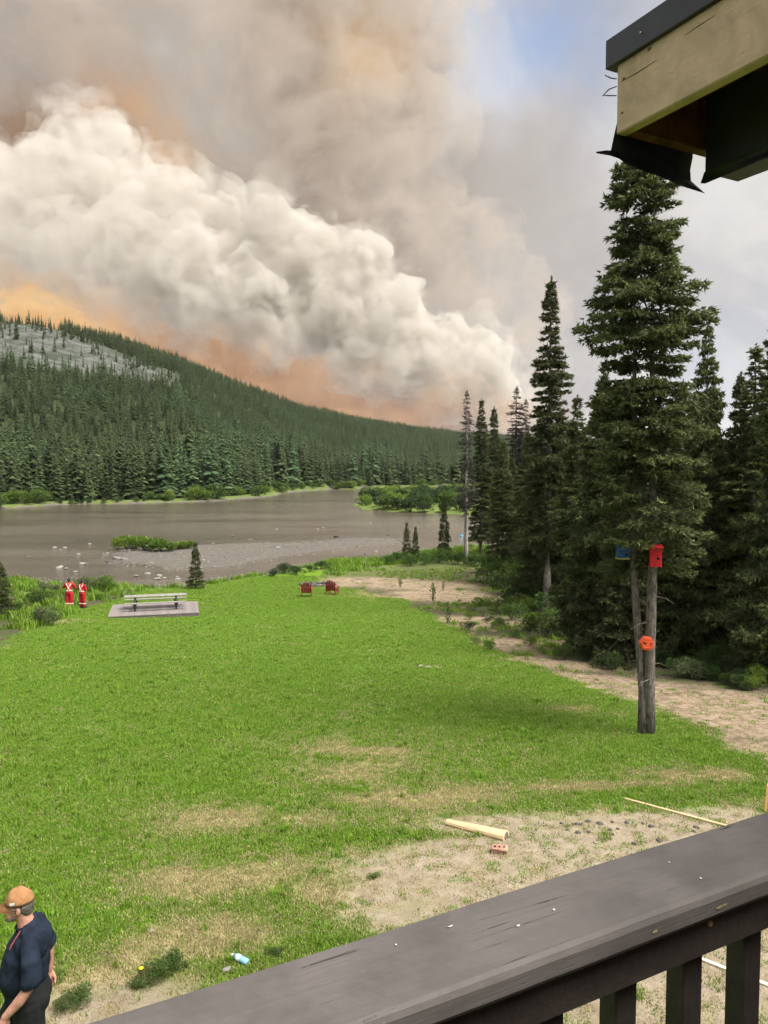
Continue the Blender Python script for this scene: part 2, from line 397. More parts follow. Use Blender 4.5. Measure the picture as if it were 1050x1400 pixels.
def edge_left(y):
    P = EDGES.get('l') or [ground_at(a, b) for a, b in ((-40, 905), (0, 885), (60, 860), (100, 842), (130, 828), (170, 818))]
    EDGES['l'] = P
    Y = np.array([p.y for p in P]); X = np.array([p.x for p in P]); o = np.argsort(Y)
    return np.where(y < Y.min(), -25.0, np.interp(y, Y[o], X[o]))
def covers(x, y, sn):
    jag = vnoise(x, y, 1.2, 12) * 0.9 + vnoise(x, y, 0.45, 13) * 0.45
    er = edge_right(y) + jag * 0.9; el = edge_left(y) + jag
    sm = lambda v: np.clip(v, 0, 1) ** 2 * (3 - 2 * np.clip(v, 0, 1))
    lawn = sm((er - x) / 1.0 + 0.5) * sm((x - el) / 1.5 + 0.5) * sm((sn - 3.2) / 2.5)
    lawn = np.where(y < 4, lawn * sm((y + 2) / 4), lawn)
    dirt = np.clip(ssum(DIRT_BLOBS, x, y) * 1.2 + jag * 0.42, 0, 1)
    trail = np.clip(ssum([(a, b, rx * 1.5, ry * 1.5, q) for a, b, rx, ry, q in TRAIL], x, y) * 1.25 + jag * 0.22, 0, 1)
    dry = np.clip(ssum(DRYB, x, y) * 1.15 + jag * 0.4, 0, 1)
    return lawn, sm(dirt * 1.25 - 0.12), sm(trail * 1.4 - 0.2), dry
near_m = (np.abs(gx) < 130) & (gy > -25) & (gy < 130)
LAWN = np.zeros_like(gx); DIRT = np.zeros_like(gx); TRL = np.zeros_like(gx); DRY = np.zeros_like(gx)
LAWN[near_m], DIRT[near_m], TRL[near_m], DRY[near_m] = covers(gx[near_m], gy[near_m], SN[near_m])
# bare rock on the hillside
dyv = np.maximum(gy, 1.0); upx = 525 + gx / dyv * F; upy = 640 - (gzv - 5) / dyv * F
RK = np.array([(-150, 437), (-60, 437), (20, 444), (70, 450), (130, 472), (200, 498), (246, 517), (240, 530), (180, 522), (120, 514), (60, 506), (0, 496), (-100, 484)], float)
rocky = np.where((SF > 0) & (gy > 250), np.clip(sdist(np.stack([upx, upy], 1), RK) / 10 + 0.6, 0, 1), 0)
bank = np.where((SF > 0), np.clip(1 - SF / 16, 0, 1), np.where(SP > 0, 1.0, 0)); bank = np.maximum(bank, np.where((SN > 0) & (gy > 55), np.clip(1 - (SN - 3) / 14, 0, 1), 0))
gravel = np.maximum(np.where(SB > -3, 1.0, 0), np.where((SN > -6) & (SN < 3.2) & (gy > 50), np.clip((3.2 - SN) / 1.2, 0, 1), 0)); gravel = np.maximum(gravel, np.where((SF > -2) & (SF < 1.2), 1.0, 0))
me = mesh_np('ground', np.stack([gx, gy, gzv], 1), quads, smooth=True)
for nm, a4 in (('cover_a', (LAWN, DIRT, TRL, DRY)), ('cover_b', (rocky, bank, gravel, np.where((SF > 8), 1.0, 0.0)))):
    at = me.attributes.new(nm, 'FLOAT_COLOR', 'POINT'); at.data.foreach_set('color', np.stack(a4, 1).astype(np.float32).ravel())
m, t = new_mat('ground')
A = t.new('ShaderNodeAttribute', attribute_name='cover_a'); B = t.new('ShaderNodeAttribute', attribute_name='cover_b')
sa = t.new('ShaderNodeSeparateColor'); t.put(sa.inputs[0], A.outputs['Color']); sb_ = t.new('ShaderNodeSeparateColor'); t.put(sb_.inputs[0], B.outputs['Color'])
g = t.new('ShaderNodeNewGeometry').outputs['Position']
n1 = t.noise(g, 0.9, 6, 0.65); n2 = t.noise(g, 5.0, 6, 0.7); n3 = t.noise(g, 26.0, 5, 0.7); n0 = t.noise(g, 0.12, 4, 0.6)
duff = t.mix(t.smooth(n2, 0.35, 0.65), (0.045, 0.040, 0.026), (0.12, 0.10, 0.065)); duff = t.mix(t.smooth(n1, 0.48, 0.62), duff, (0.055, 0.085, 0.022))
lawn_c = t.mix(t.smooth(n2, 0.3, 0.7), (0.092, 0.178, 0.014), (0.150, 0.252, 0.025)); lawn_c = t.mix(t.smooth(n0, 0.35, 0.7), lawn_c, t.mix(0.6, lawn_c, (0.12, 0.21, 0.018)))
straw = t.mix(t.smooth(n3, 0.3, 0.7), (0.26, 0.22, 0.10), (0.46, 0.40, 0.22))
lawn_c = t.mix(t.smooth(t.math('ADD', A.outputs['Alpha'], t.math('MULTIPLY', t.math('SUBTRACT', n2, 0.5), 1.1)), 0.62, 0.95), lawn_c, straw)
sand = t.mix(t.smooth(n2, 0.3, 0.7), (0.235, 0.188, 0.132), (0.35, 0.292, 0.215)); sand = t.mix(t.smooth(n3, 0.52, 0.75), sand, (0.17, 0.14, 0.10))
sand = t.mix(t.math('MULTIPLY', t.smooth(n1, 0.5, 0.66), 0.5), sand, (0.26, 0.24, 0.12))
trail_c = t.mix(t.smooth(n2, 0.35, 0.62), (0.185, 0.132, 0.090), (0.335, 0.258, 0.183)); trail_c = t.mix(t.smooth(n1, 0.5, 0.7), trail_c, (0.11, 0.08, 0.06)); trail_c = t.mix(t.smooth(n3, 0.56, 0.7), trail_c, (0.14, 0.16, 0.06))
rock_c = t.mix(t.smooth(t.noise(g, 0.10, 8, 0.8), 0.42, 0.62), (0.040, 0.050, 0.032), (0.14, 0.138, 0.134))
bank_c = t.mix(t.smooth(n1, 0.3, 0.7), (0.075, 0.125, 0.025), (0.17, 0.22, 0.055))
gravel_c = t.mix(t.smooth(n3, 0.3, 0.7), (0.080, 0.070, 0.061), (0.165, 0.150, 0.132)); gravel_c = t.mix(t.math('MULTIPLY', t.smooth(n1, 0.55, 0.7), 0.5), gravel_c, (0.22, 0.21, 0.09))
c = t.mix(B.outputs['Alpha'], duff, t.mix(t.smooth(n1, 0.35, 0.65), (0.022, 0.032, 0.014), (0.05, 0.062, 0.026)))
c = t.mix(sb_.outputs[0], c, rock_c); c = t.mix(sb_.outputs[1], c, bank_c)
c = t.mix(sa.outputs[2], c, trail_c); c = t.mix(sa.outputs[0], c, lawn_c); c = t.mix(sa.outputs[1], c, sand); c = t.mix(sb_.outputs[2], c, gravel_c)
t.put(t.bsdf.inputs['Base Color'], c); t.bsdf.inputs['Roughness'].default_value = 0.95; t.bsdf.inputs['Specular IOR Level'].default_value = 0.1
b = t.new('ShaderNodeBump'); b.inputs['Strength'].default_value = 0.8; b.inputs['Distance'].default_value = 0.05
t.put(b.inputs['Height'], t.math('ADD', n2, t.math('MULTIPLY', n3, 0.6))); t.put(t.bsdf.inputs['Normal'], b.outputs[0])
tag(link('ground', me, None, m), kind='structure', label='lawn, dirt trail and forest floor rising to the far hillside')
# water
xw = steps((-700, -200, 20), (-200, 300, 2.5), (300, 900, 25)); yw = steps((52, 130, 0.8), (130, 460, 4))
WX, WY = np.meshgrid(xw, yw); iw = np.arange(WX.size).reshape(WX.shape)
wz = WATER + vnoise(WX, WY, 3.0, 21) * 0.03
me = mesh_np('river', np.stack([WX.ravel(), WY.ravel(), wz.ravel()], 1), np.stack([iw[:-1, :-1], iw[:-1, 1:], iw[1:, 1:], iw[1:, :-1]], -1).reshape(-1, 4), smooth=True)
m, t = new_mat('river_water')
g = t.new('ShaderNodeNewGeometry').outputs['Position']
gs = t.vmath('MULTIPLY', g, (0.35, 1.0, 1.0))
c = t.mix(t.smooth(t.noise(t.vmath('MULTIPLY', g, (0.25, 1, 1)), 0.10, 5, 0.6, 0.5), 0.35, 0.65), (0.078, 0.062, 0.050), (0.132, 0.108, 0.089))
t.put(t.bsdf.inputs['Base Color'], c); t.bsdf.inputs['Roughness'].default_value = 0.13; t.bsdf.inputs['IOR'].default_value = 1.33
b = t.new('ShaderNodeBump'); b.inputs['Strength'].default_value = 0.55; b.inputs['Distance'].default_value = 0.16
t.put(b.inputs['Height'], t.math('ADD', t.noise(gs, 1.1, 5, 0.65, 0.6), t.math('MULTIPLY', t.noise(gs, 0.25, 3, 0.5), 0.8))); t.put(t.bsdf.inputs['Normal'], b.outputs[0])
tag(link('river', me, None, m), kind='structure', label='shallow brown river running past a gravel bar')
# ------------------------------------------------------------------ plants
def frame_of(d):
    d = d / np.maximum(np.linalg.norm(d, axis=1, keepdims=True), 1e-9)
    up = np.tile(np.array([0, 0, 1.0]), (len(d), 1)); up[np.abs(d[:, 2]) > 0.95] = (1, 0, 0)
    a = np.cross(d, up); a /= np.linalg.norm(a, axis=1, keepdims=True); b = np.cross(a, d)
    return d, a, b
def spikes(P, Dn, L, W, spread, k, rg):
    """k narrow leaf triangles at every point P, fanned about direction Dn"""
    P = np.repeat(P, k, 0); Dn = np.repeat(Dn, k, 0); L = np.repeat(L, k); n = len(P)
    v = Dn + rg.normal(size=(n, 3)) * spread; v, a, b = frame_of(v)
    ph = rg.uniform(0, 6.283, n)[:, None]; s = a * np.cos(ph) + b * np.sin(ph)
    L = (L * rg.uniform(0.7, 1.3, n))[:, None]; w_ = W * rg.uniform(0.7, 1.3, n)[:, None]
    V = np.stack([P - s * w_ - v * L * 0.15, P + s * w_ - v * L * 0.15, P + v * L], 1).reshape(-1, 3)
    return V, np.arange(n * 3).reshape(-1, 3)
def spruce(seed, H, rmax, base, n, leaf=0.10, lw=0.22, k=3, clump=9, droop=0.35, shape=None, bare=0.0, trunk_r=None, up=0.25, lean=0.0, ragged=0.25, double=False, avoid=None):
    """returns (trunk mesh with limbs, crown mesh) of one spruce H metres tall"""
    rg = np.random.default_rng(seed); random.seed(seed)
    trunk_r = trunk_r or 0.012 * H + 0.03
    shape = shape or (lambda t_: (1 - t_) ** 0.75)
    cl_P, cl_D, cl_L, cl_T, limbs = [], [], [], [], []
    t_ = np.sort(rg.uniform(0, 1, n) ** 0.92); az = np.cumsum(rg.uniform(1.6, 3.2, n))
    lump = [1 + ragged * (mnoise.noise(Vector((tt * 7, seed * 3.1, 0))) * 1.6) for tt in t_]
    for i in range(n):
        tt = t_[i]; z = base * H + tt * (1 - base) * H * 0.985; L = max(0.12, rmax * shape(tt) * lump[i] * rg.uniform(0.72, 1.18))
        if avoid and z < avoid[0] and math.sin(az[i]) < avoid[1]: L *= 0.16
        if rg.random() < bare: L *= 0.5
        ca, sa_ = math.cos(az[i]), math.sin(az[i]); dirh = np.array([ca, sa_, 0]); side = np.array([-sa_, ca, 0])
        s = np.linspace(0, 1, 6); dr = droop * rg.uniform(0.5, 1.6) * (1 - tt) ** 0.7 - 0.45 * tt ** 3
        ax = dirh[None] * (s * L)[:, None]; ax[:, 2] += (-dr * s + up * dr * s ** 3 * 1.6) * L
        ax += np.array([lean * z / H, 0, z])
        limbs.append((ax, 0.012 * L + 0.006))
        if rg.random() < bare * 0.6: continue
        nc = max(4, int(clump * L / 0.9))
        u = rg.uniform(0.12, 1.0, nc) ** 0.8
        pos = np.stack([np.interp(u, s, ax[:, j]) for j in range(3)], 1)
        lat = rg.uniform(-1, 1, nc); wid = 0.42 * L * (1 - u * 0.75) + 0.04
        pos = pos + side[None] * (lat * wid)[:, None] + dirh[None] * (np.abs(lat) * wid * 0.55)[:, None]
        pos[:, 2] += rg.normal(size=nc) * 0.03 * L - np.abs(lat) * wid * 0.22
        dd = dirh[None] * 0.75 + side[None] * (lat * 0.9)[:, None]; dd[:, 2] += rg.uniform(-0.55, 0.35, nc)
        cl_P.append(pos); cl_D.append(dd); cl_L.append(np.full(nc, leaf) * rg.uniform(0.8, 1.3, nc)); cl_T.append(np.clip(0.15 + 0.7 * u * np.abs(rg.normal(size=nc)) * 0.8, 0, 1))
    m_ = 14; zz = H * np.linspace(0.96, 1.0, m_)                                     # leader
    cl_P.append(np.stack([np.full(m_, lean) + rg.normal(size=m_) * .02, rg.normal(size=m_) * .02, zz], 1)); cl_D.append(np.tile(np.array([0, 0, 1.0]), (m_, 1)) + rg.normal(size=(m_, 3)) * 0.5); cl_L.append(np.full(m_, leaf)); cl_T.append(np.full(m_, 0.4))
    P = np.concatenate(cl_P); Dn = np.concatenate(cl_D); L = np.concatenate(cl_L); T = np.concatenate(cl_T)
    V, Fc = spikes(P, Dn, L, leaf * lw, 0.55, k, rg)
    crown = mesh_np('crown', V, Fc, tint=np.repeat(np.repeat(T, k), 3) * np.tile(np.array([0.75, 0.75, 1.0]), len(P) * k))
    bm = bmesh.new()
    zs = np.linspace(0, 1, 9)
    if not double:
        tube([(lean * s + 0.03 * mnoise.noise(Vector((s * 4, seed, 0))), 0.03 * mnoise.noise(Vector((s * 4, seed, 5))), s * H * 0.985 - 0.25 * (s == 0)) for s in zs], [trunk_r * ((1 - s) ** 0.8 + 0.02) * (1.25 if s == 0 else 1) for s in zs], 9, bm, wob=0.06)
    else:
        double(bm)
    for ax, r in limbs:
        if r > 0.012: tube([ax[0], ax[2], ax[4]], [r, r * 0.7, r * 0.3], 3, bm, cap=False)
    return bm_mesh('trunk', bm, True), crown
def far_spruce(seed, H, rmax, whorls=15, per=8):
    rg = np.random.default_rng(seed); V, Fc, T = [], [], []; off = 0
    for i in range(whorls):
        t_ = (i + rg.uniform(0, 0.8)) / whorls; z = H * (0.10 + 0.9 * t_); L = rmax * (1 - t_) ** 0.8 * rg.uniform(0.75, 1.2) + 0.12
        for j in range(per):
            a = j / per * 6.283 + rg.uniform(-0.5, 0.5) + i; l = L * rg.uniform(0.6, 1.2); w_ = 0.30 * l + 0.1; d = np.array([math.cos(a), math.sin(a)]); s = np.array([-d[1], d[0]])
            z = H * (0.10 + 0.9 * t_) + rg.uniform(-0.5, 0.5) * H / whorls; dp_ = rg.uniform(0.2, 0.55); tip = np.array([*(d * l), z - dp_ * l]); mid = d * l * 0.55
            V += [np.array([0, 0, z + 0.12 * H / whorls]), np.array([*(mid + s * w_), z - 0.30 * l]), tip, np.array([*(mid - s * w_), z - 0.30 * l])]
            Fc += [(off, off + 1, off + 2), (off, off + 2, off + 3)]; tv = rg.uniform(0, 0.8); T += [tv * 0.4, tv, tv + 0.2, tv]; off += 4
    V += [np.array([0.16, 0, H * 0.85]), np.array([-0.1, 0.12, H * 0.85]), np.array([-0.1, -0.12, H * 0.85]), np.array([0, 0, H * 1.02])]; T += [0.3] * 4
    Fc += [(off, off + 1, off + 3), (off + 1, off + 2, off + 3), (off + 2, off, off + 3)]
    return mesh_np('crown', np.array(V), np.array(Fc), tint=T)
def bush(seed, w_=1.0, h=1.0, n=700, leaf=0.09, lumps=9, lw=0.34):
    """leafy shrub about 2w wide and h tall made of leaf-sized faces round many stems; returns (stems, foliage)"""
    rg = np.random.default_rng(seed); random.seed(seed)
    cs = [];
    for i in range(lumps):
        a = rg.uniform(0, 6.28); r = w_ * rg.uniform(0.1, 0.72); cs.append((r * math.cos(a), r * math.sin(a), h * rg.uniform(0.35, 0.75) * (1 - 0.4 * (r / w_) ** 2), rg.uniform(0.28, 0.42)))
    cs = np.array(cs); k_ = rg.integers(0, lumps, n); d = rg.normal(size=(n, 3)); d /= np.linalg.norm(d, axis=1, keepdims=True)
    rad = rg.uniform(0.45, 1.05, n) ** 0.6; P = cs[k_, :3] + d * (cs[k_, 3] * rad)[:, None] * np.array([w_, w_, h * 0.85]); P[:, 2] = np.abs(P[:, 2]) + 0.02
    Dn = d + np.array([0, 0, 0.5]); V, Fc = spikes(P, Dn, np.full(n, leaf), leaf * lw, 0.6, 2, rg)
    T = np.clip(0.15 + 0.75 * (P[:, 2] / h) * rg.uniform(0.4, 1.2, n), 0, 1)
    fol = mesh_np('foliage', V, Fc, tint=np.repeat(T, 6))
    bm = bmesh.new()
    for c in cs: tube([(c[0] * 0.15, c[1] * 0.15, -0.08), (c[0] * 0.5, c[1] * 0.5, c[2] * 0.55), (c[0], c[1], c[2])], [0.018 * h + 0.004, 0.013 * h + 0.003, 0.005], 4, bm, cap=False)
    return bm_mesh('stem', bm, True), fol
def plant(name, parts, loc, s=1.0, rz=0.0, label=None, cat='tree', group=None, sz=None):
    """parts: [(part name, mesh, material)]"""
    e = empty(name, loc, rz); e.scale = (s, s, sz or s)
    for pn, me_, mt in parts:
        if not me_.materials: me_.materials.append(mt)
        o = bpy.data.objects.new(pn, me_); C.objects.link(o); o.parent = e
        if me_.materials[0] is not mt:
            o.material_slots[0].link = 'OBJECT'; o.material_slots[0].material = mt
    return tag(e, label, cat, group)

# ---- templates
def t1_trunks(bm):
    for (x0, lean_, h_, r_) in ((0.062, 0.035, 12.2, 0.128), (-0.050, -0.20, 10.5, 0.108)):
        zs = np.linspace(0, 1, 12)
        tube([(x0 + lean_ * max(0.0, min((s - 0.12) * 4.5, 1.0)) - 0.18 * s, 0.06 * math.sin(s * 9 + x0 * 20) + (0.10 if x0 < 0 else -0.02), s * h_ - 0.3 * (s == 0)) for s in zs], [r_ * ((1 - s) ** 0.75 + 0.03) * (1.35 if s == 0 else 1) for s in zs], 12, bm, wob=0.07)
        for q in range(12):
            z = random.uniform(1.2, 4.0); a = random.uniform(0, 6.28); x = x0 + lean_ * max(0.0, min((z / h_ - 0.12) * 4.5, 1.0)); L = random.uniform(0.15, 0.6); y = 0.10 if x0 < 0 else -0.02
            tube([(x, y, z), (x + L * 0.6 * math.cos(a), y + L * 0.6 * math.sin(a), z - 0.05 * L), (x + L * math.cos(a), y + L * math.sin(a), z - 0.25 * L)], [0.016, 0.009, 0.003], 5, bm, cap=False)
shape1 = lambda t_: float(np.interp(t_, [0, 0.06, 0.2, 0.38, 0.55, 0.75, 0.9, 1.0], [0.85, 0.95, 1.0, 1.0, 0.97, 0.86, 0.68, 0.42]))
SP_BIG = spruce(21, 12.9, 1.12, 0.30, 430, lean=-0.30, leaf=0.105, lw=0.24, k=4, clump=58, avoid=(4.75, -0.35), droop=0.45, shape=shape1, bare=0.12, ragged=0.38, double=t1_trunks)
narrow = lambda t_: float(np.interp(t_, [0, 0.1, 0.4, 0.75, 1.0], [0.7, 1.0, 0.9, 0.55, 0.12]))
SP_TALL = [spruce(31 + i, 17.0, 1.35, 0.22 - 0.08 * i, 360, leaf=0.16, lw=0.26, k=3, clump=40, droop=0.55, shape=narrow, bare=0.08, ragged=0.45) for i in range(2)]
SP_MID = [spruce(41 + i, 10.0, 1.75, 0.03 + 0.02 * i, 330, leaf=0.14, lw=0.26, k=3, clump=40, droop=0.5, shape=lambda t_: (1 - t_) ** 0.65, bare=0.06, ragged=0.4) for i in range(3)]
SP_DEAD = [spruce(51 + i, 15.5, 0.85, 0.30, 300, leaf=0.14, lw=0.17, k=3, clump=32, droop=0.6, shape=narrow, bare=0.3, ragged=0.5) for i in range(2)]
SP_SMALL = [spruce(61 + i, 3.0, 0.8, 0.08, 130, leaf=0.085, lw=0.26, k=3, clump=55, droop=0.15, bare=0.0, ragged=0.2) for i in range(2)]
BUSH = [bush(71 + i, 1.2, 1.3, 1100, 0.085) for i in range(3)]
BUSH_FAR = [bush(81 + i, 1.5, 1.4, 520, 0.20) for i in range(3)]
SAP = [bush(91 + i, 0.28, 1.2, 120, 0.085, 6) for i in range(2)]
def on_ground(px, py): return ground_at(px, py)
def sp(name, tpl, px, py, top, label, mat='spruce', group=None, cat='spruce', rz=None, wide=1.0, Htpl=None, bark='bark', Y=None):
    """stand a tree whose foot shows at (px, py) and whose tip shows at row `top`"""
    p = ground_at(px, py)
    if Y is not None:
        d = ray(px, 640); x = d.x / d.y * Y; p = Vector((x, Y, gz(x, Y)))
    tip = at_y(px, top, p.y).z; H = tip - p.z
    s = H / Htpl
    e = plant(name, [('trunk', tpl[0], M[bark]), ('crown', tpl[1], M[mat])], p - Vector((0, 0, 0.03)), s * wide, rz if rz is not None else random.uniform(0, 6.28), label, cat, group, sz=s)
    return e
random.seed(3)
BIG = sp('spruce_tree', SP_BIG, 884, 1004, 205, 'large bushy spruce with a bare double grey trunk on the lawn edge', Htpl=12.9, rz=0.0)
BIGP = BIG.location.copy()
sp('spruce_tree', SP_TALL[0], 748, 842, 378, 'tallest slender spruce with bare lower trunk beside the dirt trail', Htpl=17, wide=0.86)
sp('spruce_tree', SP_DEAD[0], 637, 772, 533, 'grey dying spruce with a pale bare pole trunk by the river', 'dead', Htpl=15.5, bark='bark_pale', cat='dead spruce')
sp('spruce_tree', SP_TALL[1], 657, 768, 545, 'green spruce standing right beside the grey dying spruce', Htpl=17, wide=1.0)
sp('spruce_tree', SP_TALL[0], 674, 766, 556, 'second green spruce behind the pale trunked dying spruce', Htpl=17, wide=1.0, rz=2)
sp('spruce_tree', SP_DEAD[1], 704, 762, 528, 'brown grey dying spruce behind the alder bush', 'dead', Htpl=15.5, cat='dead spruce', wide=1.4)
sp('spruce_tree', SP_DEAD[0], 717, 764, 545, 'thin half dead spruce touching the brown grey one', 'dead', Htpl=15.5, cat='dead spruce', rz=4)
GR = 'spruces crowding the forest edge right of the trail'; GL = 'dense dark spruce in the crowded forest edge behind the double trunked tree'
EDGE = [(785, 866, 540, SP_TALL[1], 17, 1.5, 'slim dark spruce just right of the tallest bare trunked spruce'), (735, 830, 585, SP_MID[0], 10, 1.0, 'short full spruce hugging the foot of the tallest spruce'), (820, 893, 500, SP_MID[1], 10, 0.95, 'broad spruce whose skirt fills the space beside the blue birdhouse'),
      (850, 905, 560, SP_MID[2], 10, 1.0, 'low branched spruce directly behind the forked trunk'), (800, 872, 610, SP_MID[2], 10, 1.1, 'short wide spruce with boughs reaching the dirt trail'), (958, 905, 440, SP_MID[0], 10, 0.72, 'pointed spruce rising behind the big tree on its far side from the river'),
      (925, 900, 520, SP_MID[1], 10, 0.9, 'full skirted spruce behind the red birdhouse'), (1003, 905, 508, SP_MID[2], 10, 0.75, 'narrow spruce tip standing against pale sky beyond the big tree'), (1022, 912, 470, SP_TALL[1], 17, 1.5, 'taller dense spruce leaning in beside the narrow pale sky gap'),
      (1062, 930, 375, SP_MID[1], 10, 0.80, 'tallest spruce under the roof edge, farthest from the river'), (985, 888, 600, SP_MID[0], 10, 1.1, 'low bushy spruce filling the sky gap foot beside the big tree'), (1085, 900, 440, SP_TALL[0], 17, 1.4, None), (1120, 930, 400, SP_MID[2], 10, 0.9, None), (1180, 940, 450, SP_MID[0], 10, 0.9, None)]
for k_, (px, py, top, tpl, Ht, wd, lab) in enumerate(EDGE):
    sp('spruce_tree', tpl, px, py, top, lab or 'dark spruce deep in the shade below the roof corner', Htpl=Ht, wide=wd * 0.85, group=GR)
for px, top, Y in ((688, 600, 62), (722, 588, 58), (765, 560, 46), (776, 575, 52), (700, 625, 66), (742, 610, 60), (790, 590, 44)):
    sp('spruce_tree', SP_TALL[px % 2], px, 0, top, 'mid distance spruce filling the gap beside the tallest slender spruce', Htpl=17, wide=1.25, group='spruces behind the tallest slender spruce', Y=Y)
for k_ in range(26):
    px = 690 + k_ * 24 + random.uniform(-10, 10); Y = random.uniform(48, 90) - (k_ > 8) * 12
    sp('spruce_tree', random.choice(SP_TALL), px, 0, random.uniform(560, 600) + (12 if px < 770 else 0), 'distant spruce seen between the trunks of the forest edge', Htpl=17, wide=1.15, group='spruces deeper in the forest on the right', Y=Y)
sp('spruce_sapling', SP_SMALL[0], 268, 805, 741, 'small young spruce standing alone behind the picnic table', Htpl=3.0, wide=0.78, cat='young spruce')
sp('spruce_tree', SP_SMALL[1], 2, 846, 768, 'dark young spruce in the thicket at the lawn corner', Htpl=3.0, wide=1.1, cat='young spruce')
for px, py, top in ((556, 768, 714), (568, 768, 720), (607, 766, 672)):
    sp('spruce_sapling', SP_SMALL[px % 2], px, py, top, 'slim young spruce rising from the bushes by the river point', Htpl=3.0, wide=0.62 if px < 600 else 0.4, cat='young spruce', group='young spruces on the river point')
def shrub(px, py, s, tpl, mat, label, group=None, name='shrub', cat='shrub', sz=None, Y=None):
    p = ground_at(px, py)
    return plant(name, [('stem', tpl[0], M['bark']), ('foliage', tpl[1], M[mat])], p, s, random.uniform(0, 6.28), label, cat, group, sz)
for px, py, s, i in ((700, 815, 1.9, 0), (680, 800, 1.7, 1), (720, 830, 1.5, 2), (740, 800, 2.0, 0), (768, 845, 1.3, 1), (672, 785, 1.8, 2), (705, 795, 2.2, 1)):
    shrub(px, py, s, BUSH[i], 'shrub', 'leafy green alder bush under the spruces beside the trail', 'alder bushes by the trail')
shrub(662, 838, 0.85, BUSH[1], 'shrub_bright', 'bright yellow green round shrub by the trail')
for px, py, s in ((547, 803, 0.75), (592, 822, 1.05), (612, 853, 0.95), (606, 808, 0.6)):
    shrub(px, py, s, SAP[px % 2], 'shrub', 'small leafy sapling growing in the dirt trail', 'saplings in the trail', 'sapling', 'sapling')
for px, py, s, i in ((530, 772, 0.8, 0), (545, 770, 1.0, 1), (580, 772, 1.1, 2), (600, 770, 1.2, 0), (625, 772, 1.1, 1), (650, 775, 1.2, 2), (560, 774, 0.9, 0)):
    shrub(px, py, s, BUSH[i], 'shrub', 'low green bush on the point where trail meets river', 'bushes on the river point')
for px, py, s, i in ((390, 784, 1.0, 0), (405, 786, 0.8, 1), (375, 788, 0.7, 2), (440, 778, 0.8, 0), (425, 782, 0.6, 1)):
    shrub(px, py, s, BUSH[i], 'shrub_dark', 'low dark bush at the lawn edge beyond the maroon chairs', 'bushes beyond the chairs', sz=s * 0.8)
for k_ in range(16):
    px = random.uniform(-30, 150); py = random.uniform(800, 832) if px > 60 else random.uniform(795, 868)
    if px > 95 and py > 815: py = 808
    shrub(px, py, random.uniform(0.5, 1.0), random.choice(BUSH), random.choice(['shrub', 'shrub_pale', 'shrub_bright']), 'wild bush in the thicket around the red suited pair', 'wild bushes at the lawn corner')
for k_ in range(60):
    px = random.choice([random.uniform(640, 860), random.uniform(900, 1060)]); py = 852 + (px - 660) * 0.15 + random.uniform(-14, 40)
    shrub(px, py, random.uniform(0.22, 0.5), random.choice(BUSH), random.choice(['shrub_pale', 'shrub_dark', 'shrub_bright', 'shrub']), 'low scrubby plant on the forest edge by the trail', 'scrub along the forest edge', 'scrub_plant', 'scrub')
for px, py, s in ((700, 848, 0.8), (725, 862, 0.7), (770, 872, 0.75), (690, 835, 0.7), (800, 888, 0.6), (715, 840, 0.9), (835, 900, 0.55), (755, 858, 0.8), (940, 905, 0.6), (985, 912, 0.7), (1030, 918, 0.7), (960, 900, 0.8)):
    shrub(px, py, s, BUSH[px % 3], random.choice(['shrub', 'shrub_bright', 'shrub']), 'leafy green bush at the foot of the forest edge spruces', 'leafy bushes under the forest edge')
# island bush on the gravel bar: several shrubs grown together
for k_ in range(9):
    px = 160 + k_ * 12; shrub(px, 752 - 2 * math.sin(k_), random.uniform(1.15, 1.5) * (0.7 if k_ in (0, 7, 8) else 1), random.choice(BUSH_FAR), 'shrub_bright', 'bright green willow shrub on the gravel bar', 'willows on the gravel bar', sz=1.15 if k_ < 6 else 0.75)
# far bank shrubs
def far_shrubs(n, pxr, poly_q, label, group, mats, smin, smax, dmin, dmax):
    c = 0; tries = 0
    while c < n and tries < 4000:
        tries += 1; px = random.uniform(*pxr); py = random.uniform(664, 702); p = at_z(px, py, WATER); P = np.array([[p.x, p.y]]); d = sdist(P, poly_q)[0]
        if not dmin < d < dmax: continue
        c += 1
        plant('shrub', [('stem', BUSH_FAR[c % 3][0], M['bark']), ('foliage', BUSH_FAR[c % 3][1], M[random.choice(mats)])], (p.x, p.y, gz(p.x, p.y)), random.uniform(smin, smax), random.uniform(0, 6), label, 'shrub', group)
far_shrubs(46, (205, 400), FAR, 'light green willow shrub lining the far river bank', 'willows on the far bank', ['shrub_bright', 'shrub', 'shrub_bright'], 1.6, 3.0, 1, 15)
far_shrubs(18, (-40, 62), FAR, 'light green shrub clump on the far bank below the rocky hill', 'shrubs on the left far bank', ['shrub_bright', 'shrub'], 1.6, 2.8, 1, 10)
far_shrubs(14, (60, 205), FAR, 'small green shrub at the foot of the far shore spruces', 'small shrubs under the far spruces', ['shrub', 'shrub_dark'], 0.5, 0.9, 1, 4)
far_shrubs(75, (484, 650), PEN, 'rounded green shrub covering the low point in the river', 'shrubs on the river point opposite', ['shrub', 'shrub_dark', 'shrub_bright', 'shrub_dark'], 1.6, 2.7, 1, 70)
far_shrubs(22, (400, 640), FAR, 'green shrub along the bank at the river bend', 'shrubs at the river bend', ['shrub', 'shrub_bright'], 1.6, 2.6, 1, 18)

